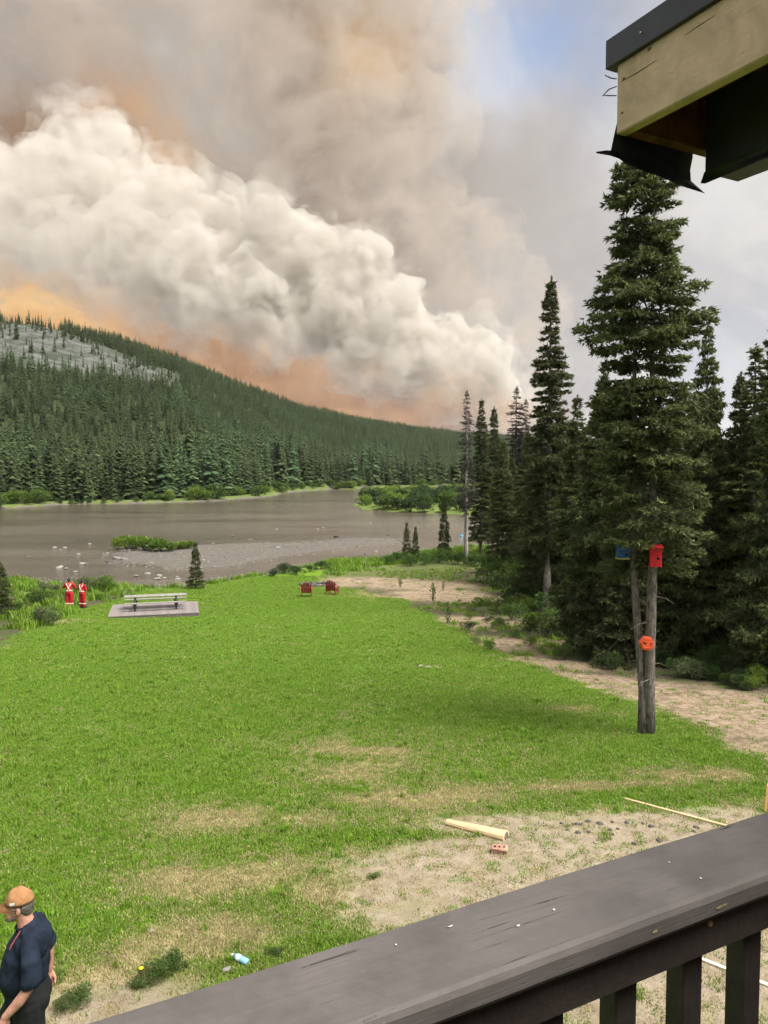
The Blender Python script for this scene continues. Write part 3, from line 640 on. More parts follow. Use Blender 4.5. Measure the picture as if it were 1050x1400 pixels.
# ---- scattered growth nobody could count (one object each)
def scatter(name, P, scale, idx_, sources, label, cat, tilt=0.0, up_scale=None):
    col_ = bpy.data.collections.new(name + '_source')
    for o in sources: col_.objects.link(o)
    me_ = bpy.data.meshes.new(name); me_.vertices.add(len(P)); me_.vertices.foreach_set('co', np.asarray(P, np.float32).ravel())
    n = len(P)
    a = me_.attributes.new('scl', 'FLOAT_VECTOR', 'POINT'); s3 = np.stack([scale, scale, scale if up_scale is None else up_scale], 1); a.data.foreach_set('vector', s3.astype(np.float32).ravel())
    a = me_.attributes.new('rot', 'FLOAT_VECTOR', 'POINT'); r3 = np.stack([rng.normal(size=n) * tilt, rng.normal(size=n) * tilt, rng.uniform(0, 6.283, n)], 1); a.data.foreach_set('vector', r3.astype(np.float32).ravel())
    a = me_.attributes.new('pick', 'INT', 'POINT'); a.data.foreach_set('value', np.asarray(idx_, np.int32))
    o = link(name, me_)
    ng = bpy.data.node_groups.new(name, 'GeometryNodeTree')
    ng.interface.new_socket('Geometry', in_out='INPUT', socket_type='NodeSocketGeometry'); ng.interface.new_socket('Geometry', in_out='OUTPUT', socket_type='NodeSocketGeometry')
    gi = ng.nodes.new('NodeGroupInput'); go = ng.nodes.new('NodeGroupOutput'); ip = ng.nodes.new('GeometryNodeInstanceOnPoints'); ci = ng.nodes.new('GeometryNodeCollectionInfo')
    ci.inputs['Collection'].default_value = col_; ci.inputs['Separate Children'].default_value = True; ci.inputs['Reset Children'].default_value = True
    def na(nm, dt):
        q = ng.nodes.new('GeometryNodeInputNamedAttribute'); q.data_type = dt; q.inputs[0].default_value = nm
        return [s_ for s_ in q.outputs if s_.enabled and s_.name == 'Attribute'][0]
    L_ = ng.links.new
    L_(gi.outputs[0], ip.inputs['Points']); L_(ci.outputs[0], ip.inputs['Instance']); ip.inputs['Pick Instance'].default_value = True
    L_(na('pick', 'INT'), ip.inputs['Instance Index']); L_(na('rot', 'FLOAT_VECTOR'), ip.inputs['Rotation']); L_(na('scl', 'FLOAT_VECTOR'), ip.inputs['Scale'])
    L_(ip.outputs[0], go.inputs[0])
    md = o.modifiers.new('scatter', 'NODES'); md.node_group = ng
    return tag(o, label, cat, kind='stuff')
def src(name, me_, mat):
    if not me_.materials: me_.materials.append(mat)
    return bpy.data.objects.new(name, me_)
# forest on the hillside
FARSP = [far_spruce(101 + i, 11.0, 1.55 + 0.25 * (i % 3), 15, 8) for i in range(5)]
LARCH = [far_spruce(111 + i, 12.0, 2.3, 15, 8) for i in range(2)]
for me_ in FARSP: me_.materials.append(M['spruce_far'])
for me_ in LARCH: me_.materials.append(M['larch'])
NT_ = 105000
u_ = rng.uniform(-0.95, 0.9, NT_); y_ = np.sqrt(rng.uniform(195 ** 2, 1050 ** 2, NT_)); x_ = u_ * y_
z_, _, sf_, sp__, _ = terrain(x_, y_)
yc_ = np.interp(u_, HU, HYC)
px_ = 525 + u_ * F; py_ = 640 - (z_ - 5) / y_ * F
rk_ = sdist(np.stack([px_, py_], 1), RK)
keep = (sf_ > 8) & (y_ < yc_ + 40) & ((rk_ < -2) | (rng.random(NT_) < 0.07 + 0.35 * (vnoise(x_, y_, 25, 62) > 0.26)))
keep &= ~((np.abs(px_ - 275) < 28) & (np.abs(py_ - 604) < 9))
x_, y_, z_, sf_, u_, px_ = (a[keep] for a in (x_, y_, z_, sf_, u_, px_))
# an extra, denser front row along the far shore
n2_ = 2600; u2 = rng.uniform(-0.56, 0.16, n2_); y2 = rng.uniform(195, 440, n2_); x2 = u2 * y2; z2, _, s2, sp2, _ = terrain(x2, y2); k2 = (s2 > 7) & (s2 < 34)
x_ = np.concatenate([x_, x2[k2]]); y_ = np.concatenate([y_, y2[k2]]); z_ = np.concatenate([z_, z2[k2]]); sf_ = np.concatenate([sf_, s2[k2]]); u_ = np.concatenate([u_, u2[k2]])
hs_ = rng.uniform(0.5, 1.0, len(x_)) ** 1.0 * (1 + vnoise(x_, y_, 18, 61) * 0.5) * rng.choice([1, 1, 1, 1.3], len(x_)) * 1.15 * np.where(sf_ < 40, 1.2, 0.68) * np.clip(1.15 - (y_ - 220) / 1800, 0.7, 1.2)
show = 1.0 / y_ * hs_ * ((u_ > -0.52) & (u_ < 0.12)) * (sf_ < 26)
o_ = np.argsort(-show); near_i = o_[:285]; rest = np.ones(len(x_), bool); rest[near_i] = False
TRK = bpy.data.meshes.new('trunk'); TRK = bm_mesh('trunk', tube([(0, 0, -0.3), (0, 0, 4), (0, 0, 10)], [0.16, 0.12, 0.02], 5)); TRK.materials.append(M['bark'])
lar_m = vnoise(x_, y_, 26, 31) > 0.08
for i in near_i:
    lr = lar_m[i] and random.random() < 0.8
    e = empty('spruce_tree' if not lr else 'larch_tree', (x_[i], y_[i], z_[i] - 0.2), random.uniform(0, 6.28)); s = float(hs_[i]); e.scale = (s, s, s)
    for nm, mm in (('trunk', TRK), ('crown', random.choice(LARCH) if lr else random.choice(FARSP))):
        o = bpy.data.objects.new(nm, mm); C.objects.link(o); o.parent = e
    if lr: tag(e, 'pale green larch in the front row along the far shore', 'larch', 'larches along the far shore')
    else: tag(e, 'dark spruce in the front row along the far shore', 'spruce', 'front row spruces along the far shore')
lr_ = (vnoise(x_, y_, 30, 33) > 0.14 + 0.0004 * (y_ - 220))[rest]
scatter('spruce_forest', np.stack([x_, y_, z_ - 0.2], 1)[rest], hs_[rest], np.where(lr_ & (rng.random(rest.sum()) < 0.5), rng.integers(5, 7, rest.sum()), rng.integers(0, 5, rest.sum())),
        [src('far_tree_%d' % i, m_, M['spruce_far']) for i, m_ in enumerate(FARSP + LARCH)], 'dark spruce forest covering the hillside beyond the river', 'forest')
# lawn blades
def tuft(seed, n, h, r, w_=0.004):
    rg = np.random.default_rng(seed); a = rg.uniform(0, 6.283, n); q = r * np.sqrt(rg.uniform(0, 1, n)); b = rg.uniform(0, 6.283, n); l = h * rg.uniform(0.5, 1.2, n); ln = rg.uniform(0.1, 0.75, n) * l
    V = []; T = []
    for i in range(n):
        c = np.array([q[i] * math.cos(a[i]), q[i] * math.sin(a[i]), -0.01]); d = np.array([math.cos(b[i]), math.sin(b[i]), 0]); s = np.array([-d[1], d[0], 0]) * w_
        m_ = c + d * ln[i] * 0.35 + np.array([0, 0, l[i] * 0.62]); e = c + d * ln[i] + np.array([0, 0, l[i] * 0.9])
        V += [c - s, c + s, m_ - s * 0.8, m_ + s * 0.8, e]; tv = rg.uniform(0.2, 0.8); T += [tv * 0.7, tv * 0.7, tv, tv, tv]
    Fc = np.concatenate([[(5 * i, 5 * i + 1, 5 * i + 3), (5 * i, 5 * i + 3, 5 * i + 2), (5 * i + 2, 5 * i + 3, 5 * i + 4)] for i in range(n)])
    return mesh_np('tuft', np.array(V), Fc, tint=T)
TG = [tuft(201 + i, 28, 0.042, 0.08) for i in range(3)]; TD = [tuft(211 + i, 24, 0.040, 0.08) for i in range(2)]; TW = [tuft(221 + i, 22, 0.11, 0.06, 0.005) for i in range(2)]
for me_ in TG + TW: me_.materials.append(M['grass'])
for me_ in TD: me_.materials.append(M['dry_grass'])
def lawn_points(n, y0, y1, umin=-0.60, umax=0.60):
    y = np.sqrt(rng.uniform(y0 ** 2, y1 ** 2, n)); x = rng.uniform(umin, umax, n) * y
    z, sn, *_ = terrain(x, y); lw_, di, tr, dr = covers(x, y, sn)
    return x, y, z, lw_, di, tr, dr
sets = []
for y0, y1, dmax in ((3.6, 8, 820), (8, 14, 680), (14, 22, 400), (22, 34, 210), (34, 66, 110)):
    n = int(0.6 * (y1 ** 2 - y0 ** 2) * dmax); x, y, z, lw_, di, tr, dr = lawn_points(n, y0, y1)
    s0 = np.interp(y, [4, 10, 20, 35, 66], [1.0, 1.1, 1.5, 2.2, 2.8]); dens = np.interp(y, [4, 8, 14, 22, 34, 66], [820, 680, 400, 210, 110, 70]) / dmax
    pr = rng.random(n) / np.minimum(dens, 1.0)
    ok = pr < lw_ * np.clip(1.02 - di * 0.93, 0.05, 1)
    ok |= (pr < 0.03 * tr * (lw_ < 0.5)) & (y > 8)
    mott = vnoise(x, y, 3.5, 51) * 0.35 + vnoise(x, y, 0.9, 52) * 0.25
    isdry = rng.random(n) < np.clip(dr * 0.80 * np.clip(0.25 + 1.5 * (vnoise(x, y, 0.55, 53) + vnoise(x, y, 1.3, 54) * 0.7 + 0.5), 0.1, 1.2) + di * 0.5 + tr * 0.3 * (lw_ < 0.6) + np.interp(y, [4, 14, 24], [0.10, 0.06, 0.03]) + mott * np.interp(y, [4, 12, 30], [0.5, 0.35, 0.2]), 0.02, 0.92)
    pk = np.where(isdry, rng.integers(3, 5, n), np.where(rng.random(n) < 0.008, rng.integers(5, 7, n), rng.integers(0, 3, n)))
    sets.append((np.stack([x, y, z], 1)[ok], (s0 * rng.uniform(0.75, 1.25, n) * np.clip(1.0 - dr * 0.25, 0.6, 1))[ok], pk[ok], np.minimum(1.35, s0)[ok]))
P = np.concatenate([s[0] for s in sets])
scatter('grass', P, np.concatenate([s[1] for s in sets]), np.concatenate([s[2] for s in sets]), [src('blade_tuft_%d' % i, m_, M['grass']) for i, m_ in enumerate(TG + TD + TW)], 'short green lawn grass with dry straw coloured patches', 'grass', tilt=0.06, up_scale=np.concatenate([s[3] * rng.uniform(0.8, 1.2, len(s[3])) for s in sets]))
# sparse growth on the trail's far side and the forest floor
n = 40000; y = np.sqrt(rng.uniform(12 ** 2, 85 ** 2, n)); x = rng.uniform(-0.12, 0.75, n) * y; z, sn, *_ = terrain(x, y); lw_, di, tr, dr = covers(x, y, sn)
pn = vnoise(x, y, 1.4, 41) + vnoise(x, y, 4.0, 42)
ok = (lw_ < 0.4) & (sn > 2) & (pn > 0.0 + 0.55 * tr)
scatter('undergrowth', np.stack([x, y, z], 1)[ok], rng.uniform(1.4, 2.6, ok.sum()), np.where(rng.random(ok.sum()) < 0.38, rng.integers(0, 2, ok.sum()), 2 + rng.integers(0, 2, ok.sum())), [src('growth_%d' % i, m_, None) for i, m_ in enumerate([TW[0], TW[1], TD[0], TD[1]])], 'thin grass and dry litter on the forest floor beside the trail', 'undergrowth', tilt=0.15)
# rough growth along the bank and thicket
n = 9000; x = rng.uniform(-45, 30, n); y = rng.uniform(36, 92, n); z, sn, *_ = terrain(x, y); lw_, di, tr, dr = covers(x, y, sn)
ok = (sn > 2.2) & (lw_ < 0.35) & (tr < 0.35) & ((sn < 9) | (x < edge_left(y))) 
scatter('bank_grass', np.stack([x, y, z], 1)[ok], rng.uniform(2.6, 4.2, ok.sum()), rng.integers(0, 2, ok.sum()), [src('bank_tuft_%d' % i, m_, M['grass']) for i, m_ in enumerate([tuft(231 + i, 24, 0.16, 0.09, 0.006) for i in range(2)])], 'rough tall grass along the river bank', 'grass', tilt=0.1)
# ------------------------------------------------------------------ balcony rail, roof corner, cabin wall
def painted_wood(name, rgb, axis, wear, crack, rough=0.55, bump=0.35):
    """old painted board: grain along one axis, scuffs, hairline cracks, worn lighter streaks"""
    m, t = new_mat(name); v = t.new('ShaderNodeTexCoord').outputs['Object']
    st = [1.0, 1.0, 1.0]; st[axis] = 0.035; g1 = t.noise(t.vmath('MULTIPLY', v, tuple(st)), 95, 5, 0.65, 0.2)
    st[axis] = 0.10; g2 = t.noise(t.vmath('MULTIPLY', v, tuple(st)), 34, 6, 0.7, 0.8); g3 = t.noise(v, 5.5, 6, 0.7, 0.4); g4 = t.noise(v, 70, 4, 0.7)
    c = t.mix(t.smooth(g3, 0.3, 0.7), tuple(x * 0.78 for x in rgb), tuple(x * 1.2 for x in rgb))
    c = t.mix(t.math('MULTIPLY', t.smooth(g1, 0.45, 0.75), 0.2), c, tuple(x * 0.6 for x in rgb))
    c = t.mix(t.math('MULTIPLY', t.smooth(g2, 0.62, 0.78), 0.3), c, wear)
    c = t.mix(t.math('MULTIPLY', t.smooth(g4, 0.66, 0.74), 0.6), c, wear)
    st[axis] = 0.02; g5 = t.noise(t.vmath('MULTIPLY', v, tuple(st)), 48, 2, 0.5, 0.3); cr = t.math('MULTIPLY', t.smooth(t.math('ABSOLUTE', t.math('SUBTRACT', g5, 0.5)), 0.012, 0.0), t.smooth(g3, 0.56, 0.64))
    c = t.mix(cr, c, crack)
    t.put(t.bsdf.inputs['Base Color'], c); t.put(t.bsdf.inputs['Roughness'], t.math('ADD', rough, t.math('MULTIPLY', g3, 0.2))); t.bsdf.inputs['Specular IOR Level'].default_value = 0.3
    b = t.new('ShaderNodeBump'); b.inputs['Strength'].default_value = bump; b.inputs['Distance'].default_value = 0.003
    t.put(b.inputs['Height'], t.math('SUBTRACT', t.math('ADD', g1, t.math('MULTIPLY', g2, 0.5)), t.math('MULTIPLY', cr, 1.5))); t.put(t.bsdf.inputs['Normal'], b.outputs[0])
    return m
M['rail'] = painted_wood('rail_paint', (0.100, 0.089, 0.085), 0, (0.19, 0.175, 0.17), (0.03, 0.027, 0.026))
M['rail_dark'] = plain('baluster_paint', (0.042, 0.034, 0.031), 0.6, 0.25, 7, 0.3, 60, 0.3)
M['chip'] = plain('bare_wood_chip', (0.30, 0.24, 0.12), 0.8, 0.3, 40, 0.3, 80)
M['fascia'] = painted_wood('fascia_paint', (0.55, 0.41, 0.25), 1, (0.60, 0.47, 0.30), (0.20, 0.13, 0.06), 0.65, 0.25)
M['knot'] = plain('knot', (0.16, 0.10, 0.05), 0.8, 0.3, 40, 0.2, 60)
M['metal_black'] = plain('drip_metal', (0.020, 0.020, 0.023), 0.45, 0.25, 8, 0.1, 40, 0.5)
M['membrane'] = plain('black_membrane', (0.034, 0.035, 0.039), 0.38, 0.3, 5, 0.5, 9, 0.5)
M['osb'] = plain('sheathing', (0.20, 0.095, 0.04), 0.8, 0.4, 12, 0.3, 40, 0.2)
M['log'] = plain('cabin_boards', (0.30, 0.22, 0.13), 0.7, 0.25, 4, 0.3, 30, 0.2, stretch=(0.2, 1, 1))
M['string'] = plain('string', (0.10, 0.11, 0.11), 0.8, 0.2, 20, 0)
M['deck'] = plain('deck_paint', (0.10, 0.088, 0.082), 0.65, 0.25, 5, 0.4, 50, 0.3, stretch=(0.25, 1, 1))
RH = 0.60; RZ = EYE.z - RH
A_ = at_z(110, 1400, RZ); B_ = at_z(1050, 1108, RZ)
rd = (B_ - A_).normalized(); rn = Vector((-rd.y, rd.x, 0))           # along the rail, and outwards
RANG = math.atan2(rd.y, rd.x)
def rail_frame(o): o.location = A_; o.rotation_euler = (0, 0, RANG)
L0, L1 = -1.2, 3.2
rail = empty('balcony_railing'); rail_frame(rail); tag(rail, 'dark brown painted wooden balcony railing with worn flat top board', 'railing')
# top board: many cross sections so that the worn edge can wander
bm = bmesh.new(); prof = []
sec = [(0.0, -0.036), (0.0, -0.004), (-0.004, 0.0), (-0.132, 0.0), (-0.138, -0.003), (-0.1415, -0.010), (-0.1415, -0.030), (-0.137, -0.037)]
nl = 110; rings = []
for i in range(nl + 1):
    x = L0 + (L1 - L0) * i / nl; rg_ = []
    for j, (y, z) in enumerate(sec):
        wv_ = mnoise.noise(Vector((x * 7, j * 0.35, 1))) * 0.0007 + mnoise.noise(Vector((x * 2.2, j * 0.1, 4))) * 0.0014
        rg_.append(bm.verts.new((x, y + wv_, z + wv_ * 0.8)))
    rings.append(rg_)
for i in range(nl):
    for j in range(len(sec)):
        k = (j + 1) % len(sec); bm.faces.new((rings[i][j], rings[i + 1][j], rings[i + 1][k], rings[i][k]))
bm.faces.new(rings[0]); bm.faces.new(rings[-1][::-1]); bmesh.ops.recalc_face_normals(bm, faces=bm.faces[:])
top = link('top_board', bm_mesh('top_board', bm), rail, M['rail'])
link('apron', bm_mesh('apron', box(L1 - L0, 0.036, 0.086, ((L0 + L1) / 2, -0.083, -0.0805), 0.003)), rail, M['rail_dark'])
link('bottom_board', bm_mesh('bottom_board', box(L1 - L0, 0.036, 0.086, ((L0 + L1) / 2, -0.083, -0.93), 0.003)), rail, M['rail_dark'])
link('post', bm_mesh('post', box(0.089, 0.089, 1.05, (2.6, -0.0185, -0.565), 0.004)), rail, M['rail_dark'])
def rail_x(px, py):
    """where the ray of a pixel crosses the plane of the balusters, as metres along the rail"""
    d = ray(px, py); q = A_ - rn * 0.045; tt = (q - EYE).dot(rn) / d.dot(rn); return (EYE + d * tt - A_).dot(rd)
bx = [rail_x(px, 1385) for px in (744, 843, 931, 1014)]
pitch_ = (bx[3] - bx[0]) / 3; bal_w = 0.043
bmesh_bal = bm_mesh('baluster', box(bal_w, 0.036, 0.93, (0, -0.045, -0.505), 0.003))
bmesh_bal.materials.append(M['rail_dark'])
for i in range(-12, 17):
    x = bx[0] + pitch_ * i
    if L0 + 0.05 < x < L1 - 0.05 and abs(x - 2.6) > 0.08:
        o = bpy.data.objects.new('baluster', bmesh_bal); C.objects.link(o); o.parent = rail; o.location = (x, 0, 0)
def on_top(px, py):
    p = at_z(px, py, RZ); return (p - A_).dot(rd), (p - A_).dot(rn)
for px, py, a, b_ in ((985, 1230, 0.014, 0.003), (895, 1261, 0.006, 0.002)):
    d = ray(px, py); q = A_ - rn * 0.1415; tt = (q - EYE).dot(rn) / d.dot(rn); x = (EYE + d * tt - A_).dot(rd)
    bm = bmesh.new(); vsr = [bm.verts.new((x + a * math.cos(k * 0.7) * random.uniform(0.6, 1.1), -0.1428, -0.020 + b_ * math.sin(k * 0.7) * random.uniform(0.6, 1.2))) for k in range(9)]; bm.faces.new(vsr)
    o_ = link('chipped_edge', bm_mesh('chipped_edge', bm), rail, M['chip'])
M['speck'] = plain('white_speck', (0.42, 0.41, 0.39), 0.7, 0.1, 40, 0)
for px, py, a, b_ in ((757, 1245, 0.003, 0.002), (708, 1267, 0.004, 0.0015), (615, 1268, 0.006, 0.0012), (541, 1293, 0.002, 0.0015), (958, 1202, 0.003, 0.002), (915, 1180, 0.002, 0.002)):
    x, y = on_top(px, py); bm = bmesh.new(); vsr = [bm.verts.new((x + a * math.cos(k * 0.9) * random.uniform(0.5, 1.1), y + b_ * math.sin(k * 0.9), 0.0016 + 0.0006 * math.sin(k * 2))) for k in range(7)]; bm.faces.new(vsr)
    link('paint_fleck', bm_mesh('paint_fleck', bm), rail, M['speck'])
link('screw', bm_mesh('screw', tube([(rail_x(928, 1268), -0.099, -0.075), (rail_x(928, 1268), -0.104, -0.075)], [0.005, 0.004], 8)), rail, M['fascia'])
deck = empty('balcony_deck'); rail_frame(deck); tag(deck, 'boarded balcony floor below the railing', 'deck')
bd = bm_mesh('floor_board', box(L1 - L0 + 0.6, 0.138, 0.036, ((L0 + L1) / 2, 0, 0), 0.003)); bd.materials.append(M['deck'])
for k in range(12):
    o = bpy.data.objects.new('floor_board', bd); C.objects.link(o); o.parent = deck; o.location = (0, 0.0 - k * 0.144, -1.12)
link('beam', bm_mesh('beam', box(L1 - L0, 0.05, 0.23, ((L0 + L1) / 2, 0.0, -1.255), 0.003)), deck, M['rail_dark'])
for x in (-0.9, 2.6): link('post', bm_mesh('post', box(0.14, 0.14, RZ - 1.37, (x, -0.12, -1.37 - (RZ - 1.37) / 2), 0.005)), deck, M['rail_dark'])
cab = empty('cabin'); rail_frame(cab); tag(cab, 'wood sided cabin wall behind the balcony', 'house')
lg = bm_mesh('siding_board', box(9.0, 0.05, 0.235, (1.0, 0, 0), 0.012)); lg.materials.append(M['log'])
for k in range(26):
    o = bpy.data.objects.new('siding_board', lg); C.objects.link(o); o.parent = cab; o.location = (0, -1.95, -RZ + 0.12 + k * 0.24)
# roof corner
RO = at_y(842, 184, 2.45)
roof = empty('roof_corner', RO, RANG); tag(roof, 'unfinished roof corner with tan fascia board and torn black membrane', 'roof')
# local axes: x along the rail (to the right), y outwards, z up; the fascia runs along -y
def rbox(name, x0, x1, y0, y1, z0, z1, mat, bev=0.003, par=None):
    return link(name, bm_mesh(name, box(x1 - x0, y1 - y0, z1 - z0, ((x0 + x1) / 2, (y0 + y1) / 2, (z0 + z1) / 2), bev)), par or roof, M[mat])
fas = rbox('fascia_board', 0.0, 0.040, -4.2, 0.0, 0.0, 0.262, 'fascia', 0.004)
rbox('drip_edge', -0.016, 0.030, -4.2, 0.034, 0.205, 0.292, 'metal_black', 0.002)
rbox('roof_sheathing', 0.041, 4.0, -4.2, 0.0, 0.17, 0.200, 'osb', 0.001)
rbox('roofing', 0.031, 4.1, -4.2, 0.033, 0.203, 0.30, 'metal_black', 0.002)
rbox('end_rafter', 0.041, 0.40, -0.045, -0.004, 0.0, 0.168, 'osb', 0.002)
rbox('wrapped_beam', 0.34, 0.50, -4.2, -0.046, -0.075, 0.168, 'membrane', 0.004)
def sheet(name, rows, mat, thick=0.004):
    bm = bmesh.new(); vv = [[bm.verts.new(p) for p in r] for r in rows]
    for i in range(len(vv) - 1):
        for j in range(len(vv[0]) - 1): bm.faces.new((vv[i][j], vv[i][j + 1], vv[i + 1][j + 1], vv[i + 1][j]))
    bmesh.ops.solidify(bm, geom=bm.faces[:], thickness=thick); bmesh.ops.recalc_face_normals(bm, faces=bm.faces[:])
    return link(name, bm_mesh(name, bm, True), roof, M[mat])
xsn = [-0.002, 0.05, 0.11, 0.18, 0.25, 0.345]
wob = lambda x, k: 0.006 * math.sin(x * 31 + k * 2.1) + 0.004 * math.sin(x * 57 + k)
sheet('membrane_flap', [[(max(x, 0.012), 0.006 + wob(x, 0) * 0.3, 0.05) for x in xsn], [(x, 0.007 + wob(x, 0) * 0.3, -0.004) for x in xsn], [(x, 0.010 + wob(x, 1), -0.042) for x in xsn], [(x + 0.012, 0.016 + wob(x, 2), -0.056 - 0.05 * x) for x in xsn], [(x + 0.035, -0.010 + wob(x, 3), -0.085 - 0.11 * x) for x in xsn]], 'membrane')
sheet('torn_strip', [[(0.02, 0.012, -0.040), (-0.02, 0.020, -0.044), (-0.055, 0.028, -0.052)], [(0.03, 0.008, -0.066), (-0.005, 0.018, -0.058), (-0.05, 0.028, -0.056)]], 'membrane')
sheet('hanging_flap', [[(0.335, -y, -0.072) for y in (0.05, 0.3, 0.7, 1.2, 2.0)], [(0.33 - 0.004 * k, -y, -0.105 + 0.004 * math.sin(k * 2)) for k, y in enumerate((0.04, 0.3, 0.7, 1.2, 2.0))], [(0.30 + 0.012 * k, -y, -0.125 + 0.01 * math.sin(k * 1.7)) for k, y in enumerate((0.085, 0.3, 0.7, 1.2, 2.0))]], 'membrane')
for z0, dx, dz in ((0.168, -0.030, 0.012), (0.146, -0.038, -0.030), (0.118, -0.034, 0.001)):
    link('loose_string', bm_mesh('loose_string', tube([(0.002, 0.002, z0), (dx * 0.5, 0.012, z0 + dz * 0.3), (dx, 0.02, z0 + dz)], [0.0016, 0.002, 0.0014], 5)), roof, M['string'])
for y, z, r in ((-0.13, 0.195, 0.006), (-0.03, 0.155, 0.005), (-0.025, 0.055, 0.0045), (-0.62, 0.135, 0.006)):
    bm = bmesh.new(); bmesh.ops.create_icosphere(bm, subdivisions=2, radius=r); bmesh.ops.scale(bm, vec=(0.25, 1.2, 0.9), verts=bm.verts[:])
    o = link('knot', bm_mesh('knot', bm, True), fas, M['knot']); o.location = (-0.0005, y, z)
link('crack', bm_mesh('crack', tube([(-0.0006, -0.02, 0.150), (-0.0007, -0.09, 0.148), (-0.0007, -0.16, 0.151)], [0.0008, 0.0016, 0.0006], 4)), fas, M['knot'])
link('crack', bm_mesh('crack', tube([(-0.0006, -0.26, 0.172), (-0.0007, -0.31, 0.175), (-0.0007, -0.36, 0.176)], [0.0006, 0.0014, 0.0006], 4)), fas, M['knot'])
for y in (-0.11, -0.42, -0.75): link('nail', bm_mesh('nail', tube([(-0.015, y, 0.245), (-0.020, y - 0.004, 0.246)], [0.0035, 0.003], 7)), roof, M['speck'])

# ------------------------------------------------------------------ people
def blob_mesh(name, prims, voxel, mat, parent, smooth=6, fold=0.0, seed=0, fscale=9.0):
    """one continuous skin grown round tapered limbs and ellipsoids"""
    bm = bmesh.new()
    for p in prims:
        if p[0] == 'e':
            _, c, r, *rot = p
            g_ = bmesh.ops.create_icosphere(bm, subdivisions=3, radius=1.0)['verts']
            mt_ = Matrix.Translation(Vector(c)) @ (rot[0] if rot else Matrix.Identity(4)) @ Matrix.Diagonal((*r, 1)); bmesh.ops.transform(bm, matrix=mt_, verts=g_)
        else:
            _, pts, rad = p
            P_ = [Vector(q) for q in pts]
            for i in range(len(P_)):
                g_ = bmesh.ops.create_icosphere(bm, subdivisions=2, radius=rad[i] * 0.98)['verts']; bmesh.ops.translate(bm, vec=P_[i], verts=g_)
            tube(P_, rad, 12, bm)
    me_ = bm_mesh(name, bm); o = link(name, me_)
    m_ = o.modifiers.new('r', 'REMESH'); m_.mode = 'VOXEL'; m_.voxel_size = voxel
    s_ = o.modifiers.new('s', 'SMOOTH'); s_.iterations = smooth; s_.factor = 0.5
    dg = bpy.context.evaluated_depsgraph_get(); me2 = bpy.data.meshes.new_from_object(o.evaluated_get(dg)); o.modifiers.clear(); o.data = me2; bpy.data.meshes.remove(me_)
    if fold:
        for v in me2.vertices:
            q = v.co * fscale + Vector((seed, 0, 0)); q.z *= 0.55
            v.co += v.normal * fold * (1 - 2 * abs(mnoise.noise(q)) + 0.5 * mnoise.noise(q * 2.3))
    for p in me2.polygons: p.use_smooth = True
    me2.materials.clear(); me2.materials.append(mat); me2.name = name
    if parent is not None: o.parent = parent
    return o
M['skin'] = plain('skin', (0.52, 0.27, 0.195), 0.55, 0.22, 22, 0.3, 160, 0.35, dirt=((0.50, 0.20, 0.15), 30, 0.56))
M['navy'] = plain('navy_cotton', (0.015, 0.022, 0.038), 0.9, 0.35, 9, 0.6, 220, 0.15)
M['black_cloth'] = plain('black_trousers', (0.016, 0.017, 0.018), 0.8, 0.25, 8, 0.3, 140, 0.2)
M['cap'] = plain('orange_cap', (0.37, 0.19, 0.088), 0.9, 0.22, 16, 0.6, 240, 0.12)
M['grey_hair'] = plain('grey_hair', (0.17, 0.15, 0.13), 0.75, 0.6, 120, 1.0, 260, 0.25, stretch=(1, 1, 0.3))
M['badge'] = plain('badge_card', (0.60, 0.60, 0.62), 0.4, 0.15, 30, 0)
M['badge_red'] = plain('badge_strap', (0.40, 0.10, 0.12), 0.6, 0.15, 30, 0)
M['frame_black'] = plain('spectacles', (0.03, 0.03, 0.03), 0.3, 0.1, 10, 0)
M['shoe'] = plain('shoe', (0.03, 0.026, 0.022), 0.6, 0.2, 10, 0.2)
mp = at_z(36, 1207, 1.80); MANZ = gz(mp.x, mp.y); mp = at_z(36, 1207, 1.80 + MANZ)
man = empty('person', (mp.x + 0.02, mp.y, MANZ), R(197)); tag(man, 'person in orange cap, navy t-shirt and black trousers walking across the lawn', 'person')
Ry = lambda a: Matrix.Rotation(R(a), 4, 'Y')
def hand(base, d, n, s=1.0, sgn=1):
    """palm and five separate curled fingers; d along the hand, n out of the palm"""
    base = Vector(base); d = Vector(d).normalized(); n = Vector(n).normalized(); s_ = d.cross(n).normalized() * sgn; out = []
    pal = base + d * 0.045 * s
    out.append(('t', [base, base + d * 0.05 * s, base + d * 0.085 * s], [0.024 * s, 0.030 * s, 0.028 * s]))
    out.append(('e', pal + d * 0.02 * s, (0.026 * s, 0.026 * s, 0.034 * s)))
    for k, (off, ln) in enumerate(((0.030, 0.070), (0.010, 0.080), (-0.010, 0.074), (-0.029, 0.058))):
        b0 = base + d * 0.085 * s + s_ * off * s
        b1 = b0 + d * ln * 0.45 * s + n * 0.010 * s; b2 = b1 + d * ln * 0.30 * s + n * 0.022 * s; b3 = b2 + d * ln * 0.12 * s + n * 0.024 * s
        out.append(('t', [base + d * 0.04 * s + s_ * off * 0.8 * s, b0, b1, b2, b3], [0.012 * s, 0.0105 * s, 0.0095 * s, 0.0085 * s, 0.0075 * s]))
    t0 = base + d * 0.02 * s + s_ * 0.022 * s; t1 = t0 + d * 0.035 * s + s_ * 0.026 * s + n * 0.012 * s; t2 = t1 + d * 0.032 * s + s_ * 0.006 * s + n * 0.012 * s
    out.append(('t', [t0, t1, t2], [0.015 * s, 0.0125 * s, 0.0095 * s]))
    return out
LW = (0.150, 0.262, 0.925); RW = (-0.10, -0.28, 0.90)
